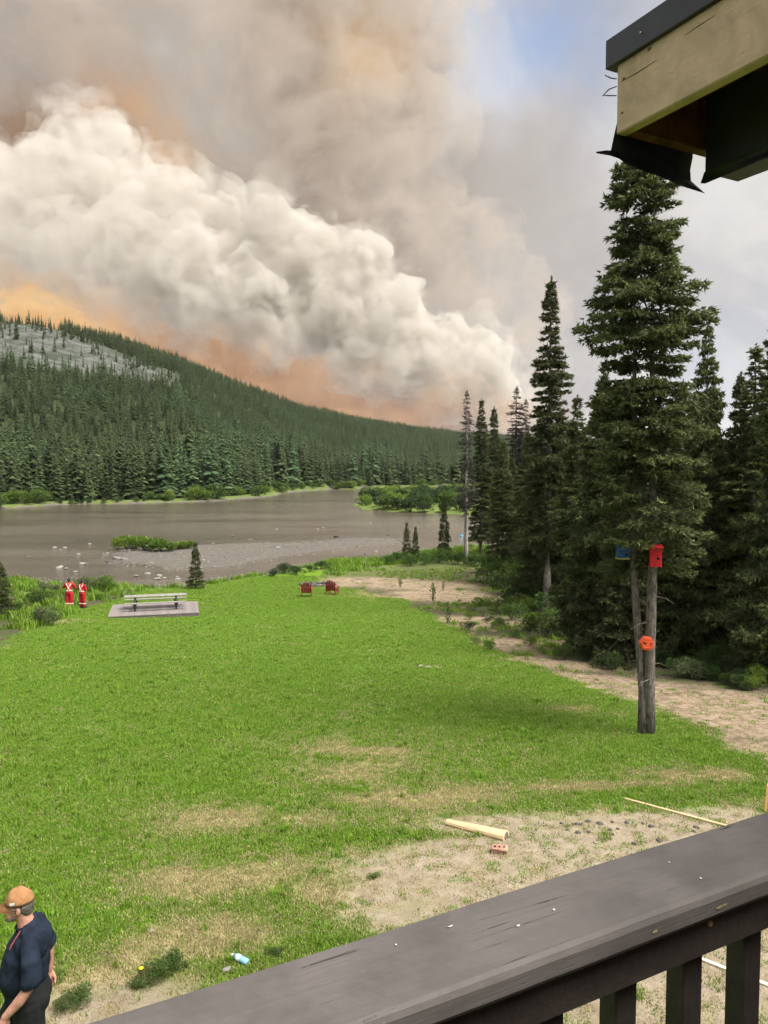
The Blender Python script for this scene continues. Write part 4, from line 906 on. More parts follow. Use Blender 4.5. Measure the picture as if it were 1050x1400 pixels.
body_p = [('e', (0.075, 0, 1.625), (0.093, 0.074, 0.112)), ('e', (0.115, 0, 1.575), (0.062, 0.056, 0.062)), ('t', [(0.165, 0, 1.635), (0.184, 0, 1.612), (0.178, 0, 1.600)], [0.011, 0.017, 0.014]),
          ('e', (0.072, 0.077, 1.618), (0.018, 0.010, 0.031)), ('e', (0.072, -0.077, 1.618), (0.018, 0.010, 0.031)), ('e', (0.158, 0, 1.556), (0.020, 0.030, 0.014)),
          ('t', [(0.02, 0, 1.45), (0.035, 0, 1.52), (0.055, 0, 1.58)], [0.072, 0.061, 0.062]),
          ('t', [(0.02, 0, 0.95), (0.03, 0, 1.10), (-0.01, 0, 1.28), (-0.01, 0, 1.42)], [0.12, 0.115, 0.115, 0.085]),
          ('t', [(-0.02, 0.17, 1.40), (-0.035, 0.235, 1.30), (-0.03, 0.262, 1.135), (0.05, 0.268, 1.03), LW], [0.048, 0.045, 0.043, 0.042, 0.029]),
          ('t', [(-0.02, -0.17, 1.40), (-0.04, -0.235, 1.28), (-0.10, -0.27, 1.12), RW], [0.048, 0.045, 0.043, 0.028]),
          ('t', [(0.02, 0.095, 0.92), (-0.02, 0.10, 0.50), (-0.24, 0.10, 0.14)], [0.095, 0.062, 0.042]), ('t', [(0.02, -0.095, 0.92), (0.25, -0.10, 0.54), (0.36, -0.10, 0.10)], [0.095, 0.062, 0.042])]
body_p += hand(LW, (0.40, 0.02, -1.0), (0.35, -0.9, 0.0), 1.05, 1) + hand(RW, (0.10, 0, -1), (0.2, 0.95, 0), 1.05, -1)
mb = blob_mesh('body', body_p, 0.0068, M['skin'], man, 3)
shirt_p = [('t', [(0.035, 0, 0.93), (0.055, 0, 1.06), (0.025, 0, 1.24), (-0.015, 0, 1.38)], [0.172, 0.176, 0.168, 0.125]), ('e', (-0.015, 0, 1.335), (0.130, 0.205, 0.125)), ('e', (0.075, 0, 1.08), (0.150, 0.172, 0.165)), ('e', (-0.045, 0, 1.36), (0.11, 0.17, 0.11)), ('t', [(0.0, -0.08, 1.445), (-0.02, 0, 1.455), (0.0, 0.08, 1.445)], [0.055, 0.062, 0.055]),
           ('t', [(-0.02, 0.17, 1.385), (-0.035, 0.235, 1.30), (-0.030, 0.262, 1.165)], [0.070, 0.070, 0.072]), ('t', [(-0.02, -0.17, 1.385), (-0.045, -0.235, 1.29), (-0.09, -0.268, 1.155)], [0.070, 0.070, 0.070])]
sh = blob_mesh('t_shirt', shirt_p, 0.011, M['navy'], man, 6, fold=0.012, seed=3, fscale=9)
def cut(o, keep):
    """drop the faces of a garment where keep() is false (open neck, cuffs, hem)"""
    bm = bmesh.new(); bm.from_mesh(o.data); bmesh.ops.delete(bm, geom=[f for f in bm.faces if not keep(f.calc_center_median())], context='FACES'); bm.to_mesh(o.data); bm.free()
cut(sh, lambda c: c.z > 0.885 and not (c.z < 1.128 and abs(c.y) > 0.215) and not ((c.x - 0.055) ** 2 + c.y ** 2 < 0.060 ** 2 and c.z > 1.44))
for nm, p_, r_ in (('neck_band', (0.030, 0, 1.482), (0.070, 0.074)),):
    pts = [(p_[0] + r_[0] * math.cos(a), p_[1] + r_[1] * math.sin(a), p_[2] - 0.25 * r_[0] * math.cos(a) * 1.0) for a in np.linspace(0, 6.283, 25)]
    link(nm, bm_mesh(nm, tube(pts, [0.009] * 25, 6, cap=False), True), sh, M['navy'])
tr_p = [('t', [(0.02, 0, 1.00), (0.02, 0, 0.93)], [0.150, 0.165]), ('e', (-0.03, 0.07, 0.89), (0.11, 0.09, 0.11)), ('e', (-0.03, -0.07, 0.89), (0.11, 0.09, 0.11)),
        ('t', [(0.02, 0.092, 0.90), (0.0, 0.10, 0.70), (-0.02, 0.10, 0.48), (-0.14, 0.10, 0.28), (-0.25, 0.10, 0.10)], [0.118, 0.104, 0.086, 0.080, 0.078]),
        ('t', [(0.02, -0.092, 0.90), (0.15, -0.10, 0.71), (0.26, -0.10, 0.52), (0.32, -0.10, 0.30), (0.36, -0.10, 0.09)], [0.118, 0.104, 0.086, 0.080, 0.078])]
blob_mesh('trousers', tr_p, 0.012, M['black_cloth'], man, 5, fold=0.008, seed=9, fscale=8)
for x, y, z, a in ((-0.22, 0.10, 0.075, 28), (0.42, -0.10, 0.045, 0)):
    link('shoe', bm_mesh('shoe', box(0.29, 0.10, 0.085, (x, y, z), 0.035, seg=3, rot=Matrix.Rotation(R(a), 4, 'Y')), True), man, M['shoe'])
bm = bmesh.new(); bmesh.ops.create_uvsphere(bm, u_segments=28, v_segments=18, radius=1.0)
bmesh.ops.delete(bm, geom=[v for v in bm.verts if v.co.z < -0.05], context='VERTS')
for v in bm.verts:
    n_ = mnoise.noise(v.co * 2.2) * 0.05 + mnoise.noise(v.co * 5) * 0.025 - 0.02 * max(0.0, math.cos(6 * math.atan2(v.co.y, v.co.x + 1e-6))) ** 8 * (1 - v.co.z)
    v.co = Vector((v.co.x * 0.112, v.co.y * 0.092, v.co.z * (0.122 + 0.014 * v.co.x))) * (1 + n_)
bmesh.ops.solidify(bm, geom=bm.faces[:], thickness=0.003)
cap_o = link('cap', bm_mesh('cap', bm, True), man, M['cap']); cap_o.scale = (0.95, 0.95, 0.93); cap_o.location = (0.066, 0, 1.664); cap_o.rotation_euler = (0, R(5), 0)
bm = bmesh.new(); N_ = 15; rows = []
for i, q in enumerate(np.linspace(0, 1, 6)):
    rows.append([bm.verts.new((0.045 + 0.062 * math.cos(a) + 0.085 * q * math.cos(a) ** 0.6 if abs(a) < 1.56 else 0.045, 0.088 * math.sin(a) * (1 - 0.12 * q), 0.004 - 0.028 * math.sin(a) ** 2 - 0.018 * q ** 2)) for a in np.linspace(-1.45, 1.45, N_)])
for i in range(5):
    for j in range(N_ - 1): bm.faces.new((rows[i][j], rows[i][j + 1], rows[i + 1][j + 1], rows[i + 1][j]))
bmesh.ops.solidify(bm, geom=bm.faces[:], thickness=0.003); bmesh.ops.recalc_face_normals(bm, faces=bm.faces[:])
link('brim', bm_mesh('brim', bm, True), cap_o, M['cap'])
link('button', bm_mesh('button', box(0.014, 0.014, 0.007, (0, 0, 0.130), 0.003), True), cap_o, M['cap'])
link('side_patch', bm_mesh('side_patch', box(0.036, 0.004, 0.022, (0.045, 0.086, 0.030), 0.0015, rot=None)), cap_o, M['badge'])
hair_p = [('e', (0.040, 0, 1.630), (0.075, 0.079, 0.062)), ('e', (0.020, 0, 1.600), (0.050, 0.066, 0.050)), ('t', [(0.085, 0.072, 1.655), (0.090, 0.074, 1.615)], [0.010, 0.008]), ('t', [(0.085, -0.072, 1.655), (0.090, -0.074, 1.615)], [0.010, 0.008])]
blob_mesh('hair', hair_p, 0.006, M['grey_hair'], man, 2, fold=0.003, fscale=60)
blob_mesh('beard', [('t', [(0.100, 0.066, 1.570), (0.145, 0.038, 1.540), (0.163, 0, 1.532), (0.145, -0.038, 1.540), (0.100, -0.066, 1.570)], [0.009, 0.012, 0.013, 0.012, 0.009])], 0.004, M['grey_hair'], man, 2, fold=0.002, fscale=60)
link('spectacles', bm_mesh('spectacles', tube([(0.075, 0.083, 1.632), (0.13, 0.078, 1.634), (0.168, 0.05, 1.632), (0.178, 0.0, 1.634), (0.168, -0.05, 1.632), (0.13, -0.078, 1.634), (0.075, -0.083, 1.632)], [0.0025] * 7, 6)), man, M['frame_black'])
for s_ in (-1, 1):
    bm = bmesh.new(); bmesh.ops.create_icosphere(bm, subdivisions=2, radius=0.012); o = link('eye', bm_mesh('eye', bm, True), man, M['badge']); o.location = (0.152, 0.032 * s_, 1.630)
lan = link('lanyard', bm_mesh('lanyard', tube([(0.05, 0.07, 1.475), (0.125, 0.075, 1.36), (0.19, 0.07, 1.20)], [0.006] * 3, 5)), man, M['badge_red'])
link('badge', bm_mesh('badge', box(0.008, 0.06, 0.10, (0.232, 0.07, 1.13), 0.002)), lan, M['badge'])

M['red_suit'] = plain('red_coverall', (0.42, 0.018, 0.028), 0.75, 0.2, 6, 0.3, 90, 0.2)
M['reflect'] = plain('reflective_tape', (0.78, 0.70, 0.55), 0.45, 0.1, 20, 0)
M['dark_hair'] = plain('dark_hair', (0.018, 0.015, 0.013), 0.6, 0.2, 30, 0.3)
def responder(px, py, top, rz, arms, label):
    p = ground_at(px, py); H = at_y(px, top, p.y).z - p.z; e = empty('person', p, rz); s = H / 1.80; e.scale = (s, s, s); tag(e, label, 'person')
    el, wr = arms
    bp = [('e', (0.02, 0, 1.67), (0.095, 0.078, 0.115)), ('t', [(0, 0, 1.45), (0.01, 0, 1.58)], [0.065, 0.06]), ('e', (0.105, 0, 1.655), (0.02, 0.016, 0.022)), ('e', (0.02, 0.08, 1.66), (0.016, 0.01, 0.028)), ('e', (0.02, -0.08, 1.66), (0.016, 0.01, 0.028)),
          ('t', [(0, 0, 0.95), (0, 0, 1.40)], [0.12, 0.13]), ('t', [(0, 0.10, 0.9), (0, 0.11, 0.1)], [0.08, 0.05]), ('t', [(0, -0.10, 0.9), (0, -0.11, 0.1)], [0.08, 0.05])]
    for s_ in (-1, 1):
        E = Vector((el[0], el[1] * s_, el[2])); W_ = Vector((wr[0], wr[1] * s_, wr[2])); bp.append(('t', [(0, 0.19 * s_, 1.42), E, W_], [0.05, 0.042, 0.03])); bp += hand(W_, (W_ - E), (-0.3, -s_, 0.2), 1.1, s_)
    blob_mesh('body', bp, 0.012, M['skin'], e, 2)
    cp = [('t', [(0, 0, 0.92), (0, 0, 1.08), (0, 0, 1.30), (0, 0, 1.46)], [0.175, 0.165, 0.175, 0.105]), ('e', (0, 0, 1.38), (0.135, 0.225, 0.10)), ('t', [(0, 0.10, 0.92), (0.01, 0.115, 0.52), (0, 0.12, 0.16)], [0.125, 0.105, 0.10]), ('t', [(0, -0.10, 0.92), (-0.01, -0.115, 0.52), (0, -0.12, 0.16)], [0.125, 0.105, 0.10])]
    for s_ in (-1, 1):
        E = Vector((el[0], el[1] * s_, el[2])); W_ = Vector((wr[0], wr[1] * s_, wr[2])); cp.append(('t', [(0, 0.19 * s_, 1.41), E, W_.lerp(E, 0.08)], [0.082, 0.072, 0.056]))
    cv = blob_mesh('coverall', cp, 0.018, M['red_suit'], e, 4, fold=0.008, fscale=8)
    def band(pts, r=0.017): link('reflective_stripe', bm_mesh('reflective_stripe', tube(pts, [r] * len(pts), 5, cap=False)), cv, M['reflect'])
    ring = lambda cx, cy, z, rx, ry: [(cx + rx * math.cos(a), cy + ry * math.sin(a), z) for a in np.linspace(0, 6.283, 19)]
    band(ring(0, 0, 1.06, 0.172, 0.172), 0.024)
    for s_ in (-1, 1): band(ring(0, 0.118 * s_, 0.30, 0.106, 0.106), 0.024)
    for sx_ in (-1, 1):
        for s_ in (-1, 1): band([(sx_ * 0.06, 0.12 * s_, 1.475), (sx_ * 0.150, 0.09 * s_, 1.38), (sx_ * 0.178, 0.0, 1.24), (sx_ * 0.170, -0.09 * s_, 1.10)], 0.020)
    for s_ in (-1, 1): link('boot', bm_mesh('boot', box(0.28, 0.115, 0.17, (0.04, 0.12 * s_, 0.085), 0.04, seg=2), True), e, M['shoe'])
    hp = [('e', (0.0, 0, 1.70), (0.102, 0.09, 0.098)), ('e', (-0.025, 0, 1.65), (0.085, 0.084, 0.085))]
    blob_mesh('hair', hp, 0.012, M['dark_hair'], e, 2)
    return e
responder(95, 832, 790, R(100), ((0.10, 0.33, 1.22), (0.28, 0.14, 1.46)), 'person in red coverall with both hands raised to the face, white crossed stripes')
responder(113, 831.5, 792, R(70), ((0.03, 0.25, 1.14), (0.20, 0.12, 1.10)), 'person in red coverall with folded arms standing by the picnic table')

# ------------------------------------------------------------------ picnic table on its platform
M['pad'] = plain('platform_boards', (0.205, 0.18, 0.172), 0.8, 0.2, 3, 0.3, 30, 0.2)
M['pad_edge'] = plain('platform_edge', (0.14, 0.12, 0.11), 0.8, 0.2, 3, 0.3, 30, 0.2)
M['table'] = plain('weathered_planks', (0.25, 0.235, 0.21), 0.75, 0.2, 4, 0.4, 40, 0.25)
M['iron'] = plain('black_iron', (0.03, 0.03, 0.032), 0.5, 0.2, 10, 0.1)
ZT = -3.12
FL_, FR_, BL_ = at_z(147, 843, ZT), at_z(271, 834.5, ZT), at_z(161, 826.5, ZT)
pang = R(15); PL = (FR_ - FL_).length; PW = (BL_ - FL_).length
ctr = FL_ + Vector((math.cos(pang), math.sin(pang), 0)) * PL / 2 + Vector((-math.sin(pang), math.cos(pang), 0)) * PW / 2; zc_ = ZT - 0.145
pad = empty('picnic_platform', (ctr.x, ctr.y, zc_), pang); tag(pad, 'low grey brown boarded platform under the picnic table', 'platform')
nb = 16; bwid = PW / nb; pbm = bm_mesh('plank', box(PL, bwid - 0.008, 0.05, (0, 0, 0), 0.004)); pbm.materials.append(M['pad'])
for k in range(nb):
    o = bpy.data.objects.new('plank', pbm); C.objects.link(o); o.parent = pad; o.location = (random.uniform(-0.006, 0.006), -PW / 2 + bwid * (k + 0.5), 0.12 + random.uniform(-0.002, 0.002))
link('skirt', bm_mesh('skirt', box(PL - 0.04, PW - 0.04, 0.60, (0, 0, -0.208), 0.004)), pad, M['pad_edge'])
TL = 82 / F * ctr.y; ptz = zc_ + 0.147
tbl = empty('picnic_table', (ctr.x + 0.05, ctr.y, ptz), pang + R(1)); tag(tbl, 'long weathered grey picnic table with attached benches on black legs', 'table')
plk = bm_mesh('plank', box(TL, 0.135, 0.045, (0, 0, 0), 0.006)); plk.materials.append(M['table'])
for y in (-0.29, -0.145, 0, 0.145, 0.29):
    o = bpy.data.objects.new('table_plank', plk); C.objects.link(o); o.parent = tbl; o.location = (random.uniform(-.01, .01), y, 0.76)
for y in (-0.80, -0.655, 0.655, 0.80):
    o = bpy.data.objects.new('bench_plank', plk); C.objects.link(o); o.parent = tbl; o.location = (random.uniform(-.01, .01), y, 0.45)
for x in (-TL * 0.33, TL * 0.33):
    for s_ in (-1, 1): link('leg', bm_mesh('leg', tube([(x, 0.22 * s_, 0.735), (x, 0.62 * s_, 0.0)], [0.05, 0.05], 6)), tbl, M['iron'])
    link('cross_bar', bm_mesh('cross_bar', box(0.07, 1.7, 0.08, (x, 0, 0.385), 0.005)), tbl, M['iron']); link('top_bar', bm_mesh('top_bar', box(0.07, 0.66, 0.06, (x, 0, 0.707), 0.005)), tbl, M['iron'])
    for s_ in (-1, 1): link('bench_bracket', bm_mesh('bench_bracket', box(0.20, 0.22, 0.12, (x, 0.72 * s_, 0.32), 0.01)), tbl, M['iron'])

# ------------------------------------------------------------------ slatted lawn chairs and fire ring
M['maroon'] = plain('maroon_boards', (0.235, 0.018, 0.030), 0.55, 0.2, 6, 0.2, 40, 0.35)
def chair(px, py, top, rz, label):
    p = ground_at(px, py); H = at_y(px, top, p.y).z - p.z; s = H / 1.0; e = empty('lawn_chair', p, rz); e.scale = (s, s, s); tag(e, label, 'chair', 'maroon lawn chairs by the fire ring')
    # local +y is the way the sitter looks
    bt = Matrix.Rotation(R(18), 4, 'X')
    for k in range(5):
        x = (k - 2) * 0.118; h = 0.74 - 0.035 * (k - 2) ** 2
        bm = box(0.108, 0.022, h, (0, 0, h / 2), 0.006); bmesh.ops.transform(bm, matrix=Matrix.Translation((x, -0.20, 0.30)) @ bt @ Matrix.Rotation(R((k - 2) * 2.2), 4, 'Y'), verts=bm.verts[:])
        link('back_slat', bm_mesh('back_slat', bm), e, M['maroon'])
    for z in (0.36, 0.66): link('back_rail', bm_mesh('back_rail', box(0.62, 0.03, 0.06, (0, -0.235 - (z - 0.36) * 0.32, z), 0.004)), e, M['maroon'])
    for k in range(5): link('seat_slat', bm_mesh('seat_slat', box(0.58, 0.09, 0.022, (0, -0.16 + k * 0.105, 0.30 + k * 0.022), 0.004)), e, M['maroon'])
    for s_ in (-1, 1):
        link('arm', bm_mesh('arm', box(0.13, 0.74, 0.024, (0.37 * s_, 0.02, 0.565), 0.01)), e, M['maroon'])
        link('front_leg', bm_mesh('front_leg', box(0.03, 0.10, 0.555, (0.315 * s_, 0.32, 0.277), 0.004)), e, M['maroon'])
        link('back_leg', bm_mesh('back_leg', box(0.03, 0.09, 0.50, (0.315 * s_, -0.27, 0.25), 0.004, rot=None)), e, M['maroon'])
        link('seat_rail', bm_mesh('seat_rail', box(0.03, 0.78, 0.10, (0.295 * s_, 0.02, 0.27), 0.004, rot=Matrix.Rotation(R(8), 4, 'X'))), e, M['maroon'])
    return e
chair(419, 816, 795, R(4), 'maroon slatted lawn chair at the fire ring with its back square to the lawn')
chair(454, 813, 792, R(-16), 'maroon slatted lawn chair turned a little, next to the dirt trail')
ROCKS = [rock_mesh('stone', i, 2, 0.62) for i in range(5)]
for i, me_ in enumerate(ROCKS): me_.materials.append(M['rock'])
fp = ground_at(434, 800.5)
fire = empty('fire_ring', fp); tag(fire, 'ring of dark stones in front of the maroon chairs', 'fire ring')
for k in range(16):
    a = k / 16 * 6.283; o = bpy.data.objects.new('stone', ROCKS[k % 5]); C.objects.link(o); o.parent = fire; x = 1.25 * math.cos(a); y = 0.9 * math.sin(a)
    o.location = (x, y, gz(fp.x + x, fp.y + y) - fp.z + 0.07); o.scale = [random.uniform(0.16, 0.27)] * 3; o.rotation_euler = (0, 0, random.uniform(0, 6))
    o.material_slots[0].link = 'OBJECT'; o.material_slots[0].material = M['rock_dark']

# ------------------------------------------------------------------ boxes nailed to the big tree
M['bird_red'] = plain('red_box_paint', (0.50, 0.016, 0.020), 0.5, 0.15, 12, 0.15, 60, 0.35)
M['bird_orange'] = plain('orange_box_paint', (0.62, 0.085, 0.025), 0.5, 0.15, 12, 0.15, 60, 0.35)
M['bird_blue'] = plain('blue_box_paint', (0.008, 0.065, 0.16), 0.5, 0.15, 12, 0.15, 60, 0.35)
M['bird_yellow'] = plain('yellow_box_paint', (0.38, 0.36, 0.05), 0.5, 0.15, 12, 0.15, 60, 0.35)
M['hole'] = plain('dark_opening', (0.008, 0.007, 0.006), 0.9, 0.1, 10, 0)
TY = BIGP.y
def boxhouse(name, px, py, w_, h, dp, mat, label, rz=0, Yoff=-0.32, roofm=None, botm=None):
    p = at_y(px, py, TY + Yoff); e = empty(name, p - Vector((0, 0, h / 2)), R(rz)); tag(e, label, 'birdhouse')
    link('box', bm_mesh('box', box(w_, dp, h, (0, 0, h / 2), 0.006)), e, M[mat])
    bm = box(w_ * 1.18, dp * 1.35, 0.03, (0, -dp * 0.08, h + 0.034), 0.004, rot=Matrix.Rotation(R(9), 4, 'X')); link('lid', bm_mesh('lid', bm), e, M[roofm or mat])
    link('base', bm_mesh('base', box(w_ * 1.08, dp * 1.1, 0.022, (0, 0, -0.011), 0.003)), e, M[botm or mat])
    link('entrance_hole', bm_mesh('entrance_hole', tube([(w_ * 0.18, -dp / 2 - 0.006, h * 0.42), (w_ * 0.18, -dp / 2 + 0.01, h * 0.42)], [0.030, 0.030], 14)), e, M['hole'])
    link('perch', bm_mesh('perch', tube([(w_ * 0.15, -dp / 2 - 0.05, h * 0.22), (w_ * 0.15, -dp / 2, h * 0.22)], [0.008, 0.008], 8)), e, M[mat])
    return e
boxhouse('birdhouse', 896, 761, 0.235, 0.36, 0.20, 'bird_red', 'bright red birdhouse fixed high on the right trunk', rz=-12)
boxhouse('birdhouse', 851, 757, 0.21, 0.17, 0.2, 'bird_blue', 'blue birdhouse with yellow base half hidden by spruce branches', rz=8, Yoff=-0.18, botm='bird_yellow')
p = at_y(884, 880, TY - 0.30)
e = empty('birdhouse', p); tag(e, 'round orange birdhouse with two dark slots at the trunk fork', 'birdhouse')
bm = bmesh.new(); bmesh.ops.create_cone(bm, cap_ends=True, segments=6, radius1=0.165, radius2=0.150, depth=0.14, matrix=Matrix.Rotation(R(90), 4, 'X') @ Matrix.Rotation(R(22.5), 4, 'Z'))
bmesh.ops.bevel(bm, geom=bm.edges[:], offset=0.015, segments=2, affect='EDGES'); link('box', bm_mesh('box', bm), e, M['bird_orange'])
link('slot', bm_mesh('slot', box(0.075, 0.012, 0.034, (-0.062, -0.070, 0.028), 0.004, rot=Matrix.Rotation(R(35), 4, 'Y'))), e, M['hole'])
link('slot', bm_mesh('slot', box(0.034, 0.012, 0.030, (0.070, -0.070, 0.012), 0.004, rot=Matrix.Rotation(R(-30), 4, 'Y'))), e, M['hole'])
link('rim', bm_mesh('rim', box(0.12, 0.02, 0.014, (0.0, -0.072, -0.075), 0.003)), e, M['bird_orange'])

# ------------------------------------------------------------------ litter on the ground
M['fresh_wood'] = plain('fresh_lumber', (0.56, 0.42, 0.25), 0.7, 0.15, 5, 0.3, 40, 0.2, stretch=(0.3, 1, 1))
M['stake'] = plain('stake_wood', (0.62, 0.40, 0.16), 0.7, 0.15, 5, 0.3, 40, 0.2)
M['brick'] = plain('brick_red', (0.36, 0.20, 0.145), 0.9, 0.25, 20, 0.5, 60, 0.1, dirt=((0.5, 0.42, 0.34), 14, 0.55))
M['white_strip'] = plain('pale_batten', (0.66, 0.60, 0.47), 0.6, 0.1, 5, 0.1)
def gp(px, py, up=0.0): q = ground_at(px, py); return Vector((q.x, q.y, q.z + up))
a, b_ = gp(611, 1127), gp(692, 1147)
bm = bmesh.new(); n_ = 12; ax = (b_ - a); Lg = ax.length; rings = []
for i, q in enumerate(np.linspace(0, 1, 7)):
    rw = 0.060 + 0.045 * q; rings.append([bm.verts.new((q * Lg, rw * math.cos(th), max(-0.03, rw * 0.72 * math.sin(th)) + 0.02 + random.uniform(-.003, .003))) for th in np.linspace(0, 6.283, n_, endpoint=False)])
for i in range(6):
    for j in range(n_): bm.faces.new((rings[i][j], rings[i][(j + 1) % n_], rings[i + 1][(j + 1) % n_], rings[i + 1][j]))
bm.faces.new(rings[0]); bm.faces.new(rings[-1]); bmesh.ops.recalc_face_normals(bm, faces=bm.faces[:])
lg_ = empty('split_log', a + Vector((0, 0, 0.012)), math.atan2(ax.y, ax.x)); lg_.rotation_euler.y = -math.atan2(ax.z, math.hypot(ax.x, ax.y)); tag(lg_, 'pale peeled half log lying on the sandy patch', 'log')
lb = link('log', bm_mesh('log', bm), lg_, M['fresh_wood'])
for x, r_, q in ((-0.004, 0.052, 0), (Lg + 0.004, 0.090, 1)):
    link('cut_end', bm_mesh('cut_end', tube([(x - 0.006 * (q == 0), 0, 0.028), (x + 0.006 * (q == 1), 0, 0.028)], [r_ * 0.62, r_ * 0.62], 10)), lg_, M['bark'])
br = gp(683, 1166, 0.045); bo = empty('brick', br, R(-12)); tag(bo, 'broken reddish brick beside the pale half log', 'brick')
bm = box(0.21, 0.115, 0.085, (0, 0, 0), 0.012, 0.008, rot=Matrix.Rotation(R(12), 4, 'X')); link('block', bm_mesh('block', bm), bo, M['brick'])
for k in range(3): link('core_hole', bm_mesh('core_hole', tube([(-0.06 + 0.06 * k, -0.010, 0.03), (-0.06 + 0.06 * k, -0.012, 0.0475)], [0.014, 0.014], 9)), bo, M['hole'])
def batten(name, p0, p1, w_, mat, label, cat, group=None, lift=0.012, th=0.02):
    ax = p1 - p0; e = link(name, bm_mesh(name, box(ax.length, w_, th, (ax.length / 2, 0, 0), 0.003, 0.0015)), None, M[mat]); e.location = p0 + Vector((0, 0, lift)); e.rotation_euler = (0, -math.atan2(ax.z, math.hypot(ax.x, ax.y)), math.atan2(ax.y, ax.x)); return tag(e, label, cat, group)
batten('wooden_pole', gp(854, 1094), gp(1010, 1136), 0.045, 'fresh_wood', 'long thin wooden pole lying at the edge of the sand', 'pole', th=0.03, lift=0.02)
batten('batten', gp(945, 1308), gp(1110, 1372), 0.045, 'white_strip', 'pale batten on the bare ground seen between the balusters', 'batten')
batten('batten', gp(1020, 1252), gp(1140, 1288), 0.05, 'white_strip', 'pale batten lying just past the end baluster', 'batten', th=0.03)
st = gp(1046, 1110); sk = link('stake', bm_mesh('stake', tube([(0, 0, -0.1), (0.0, 0, 0.42), (0, 0, 0.44)], [0.024, 0.024, 0.012], 4)), None, M['stake']); sk.location = st; sk.rotation_euler = (R(3), R(2), 0.6); tag(sk, 'yellowish wooden survey stake standing in the grass', 'stake')
M['bottle_blue'] = plain('bottle_plastic', (0.22, 0.46, 0.66), 0.2, 0.15, 20, 0, spec=0.5)
M['bottle_label'] = plain('bottle_label', (0.72, 0.78, 0.80), 0.5, 0.1, 20, 0)
M['bottle_cap'] = plain('bottle_cap', (0.80, 0.84, 0.82), 0.4, 0.1, 20, 0)
bp_ = gp(328, 1316, 0.036); bt_ = empty('plastic_bottle', bp_, R(-28)); bt_.rotation_euler.y = R(6); tag(bt_, 'small crushed blue plastic bottle lying in the grass', 'bottle')
link('bottle_body', bm_mesh('bottle_body', tube([(-0.085, 0, 0), (-0.06, 0, 0), (-0.03, 0, 0), (0.0, 0.003, 0), (0.05, 0, 0), (0.09, 0, 0), (0.10, 0, 0)], [0.014, 0.026, 0.034, 0.032, 0.034, 0.033, 0.026], 14), True), bt_, M['bottle_blue'])
link('bottle_label', bm_mesh('bottle_label', tube([(-0.036, 0, 0), (0.0, 0.003, 0), (0.008, 0.003, 0)], [0.0352, 0.0345, 0.0345], 14, cap=False), True), bt_, M['bottle_label'])
link('bottle_cap', bm_mesh('bottle_cap', tube([(-0.105, 0, 0), (-0.083, 0, 0)], [0.0155, 0.0165], 12)), bt_, M['bottle_cap'])
M['petal'] = plain('dandelion_yellow', (0.72, 0.58, 0.02), 0.6, 0.15, 30, 0.1)
dn = gp(193, 1344); de_ = empty('dandelion', dn); tag(de_, 'single yellow dandelion in leafy weeds near the bare strip', 'flower')
link('stem', bm_mesh('stem', tube([(0, 0, 0), (0.005, 0, 0.08), (0.0, 0.003, 0.14)], [0.003] * 3, 5)), de_, M['shrub'])
bm = bmesh.new(); bmesh.ops.create_icosphere(bm, subdivisions=2, radius=0.024); bmesh.ops.scale(bm, vec=(1, 1, 0.55), verts=bm.verts[:]); o = link('flower_head', bm_mesh('flower_head', bm, True), de_, M['petal']); o.location = (0, 0.003, 0.145)
for k, (px, py, s) in enumerate(((215, 1335, 0.20), (235, 1322, 0.17), (190, 1352, 0.13), (108, 1370, 0.17), (87, 1382, 0.13), (512, 1202, 0.10), (375, 1305, 0.10), (70, 1345, 0.12))):
    shrub(px, py, s, BUSH[k % 3], 'shrub', 'small clump of leafy green weeds in the thin lawn', 'weeds in the thin lawn', 'weed_clump', 'weed', sz=s * 0.6)
M['pale_stone'] = plain('pale_stone', (0.24, 0.225, 0.20), 0.85, 0.2, 8, 0.3)
def stone(name, p, s, label, cat, group=None, mat=None, flat=1.0):
    me_ = random.choice(ROCKS); o = bpy.data.objects.new(name, me_); C.objects.link(o); o.location = p; o.scale = (s * random.uniform(0.8, 1.3), s * random.uniform(0.7, 1.1), s * flat); o.rotation_euler = (random.uniform(-.2, .2), random.uniform(-.2, .2), random.uniform(0, 6.28))
    if mat: o.material_slots[0].link = 'OBJECT'; o.material_slots[0].material = M[mat]
    return tag(o, label, cat, group)
for px, py, s in ((310, 1327, 0.045), (207, 1273, 0.03), (229, 1317, 0.03), (585, 913, 0.14), (575, 911, 0.10), (600, 914, 0.08), (905, 1128, 0.03), (815, 1153, 0.03)):
    stone('stone', gp(px, py, 0.01), s, 'small pale stone lying in the grass', 'stone', 'pale stones in the grass', 'pale_stone', 0.6)
for k in range(26):
    px = random.gauss(805, 22); py = random.gauss(1131, 5)
    if k > 18: px, py = random.uniform(850, 960), random.uniform(1115, 1160)
    stone('charred_stone', gp(px, py, 0.008), random.uniform(0.02, 0.05), 'small charred dark stone on the sandy ground', 'stone', 'charred stones on the sand', 'rock_dark', 0.7)
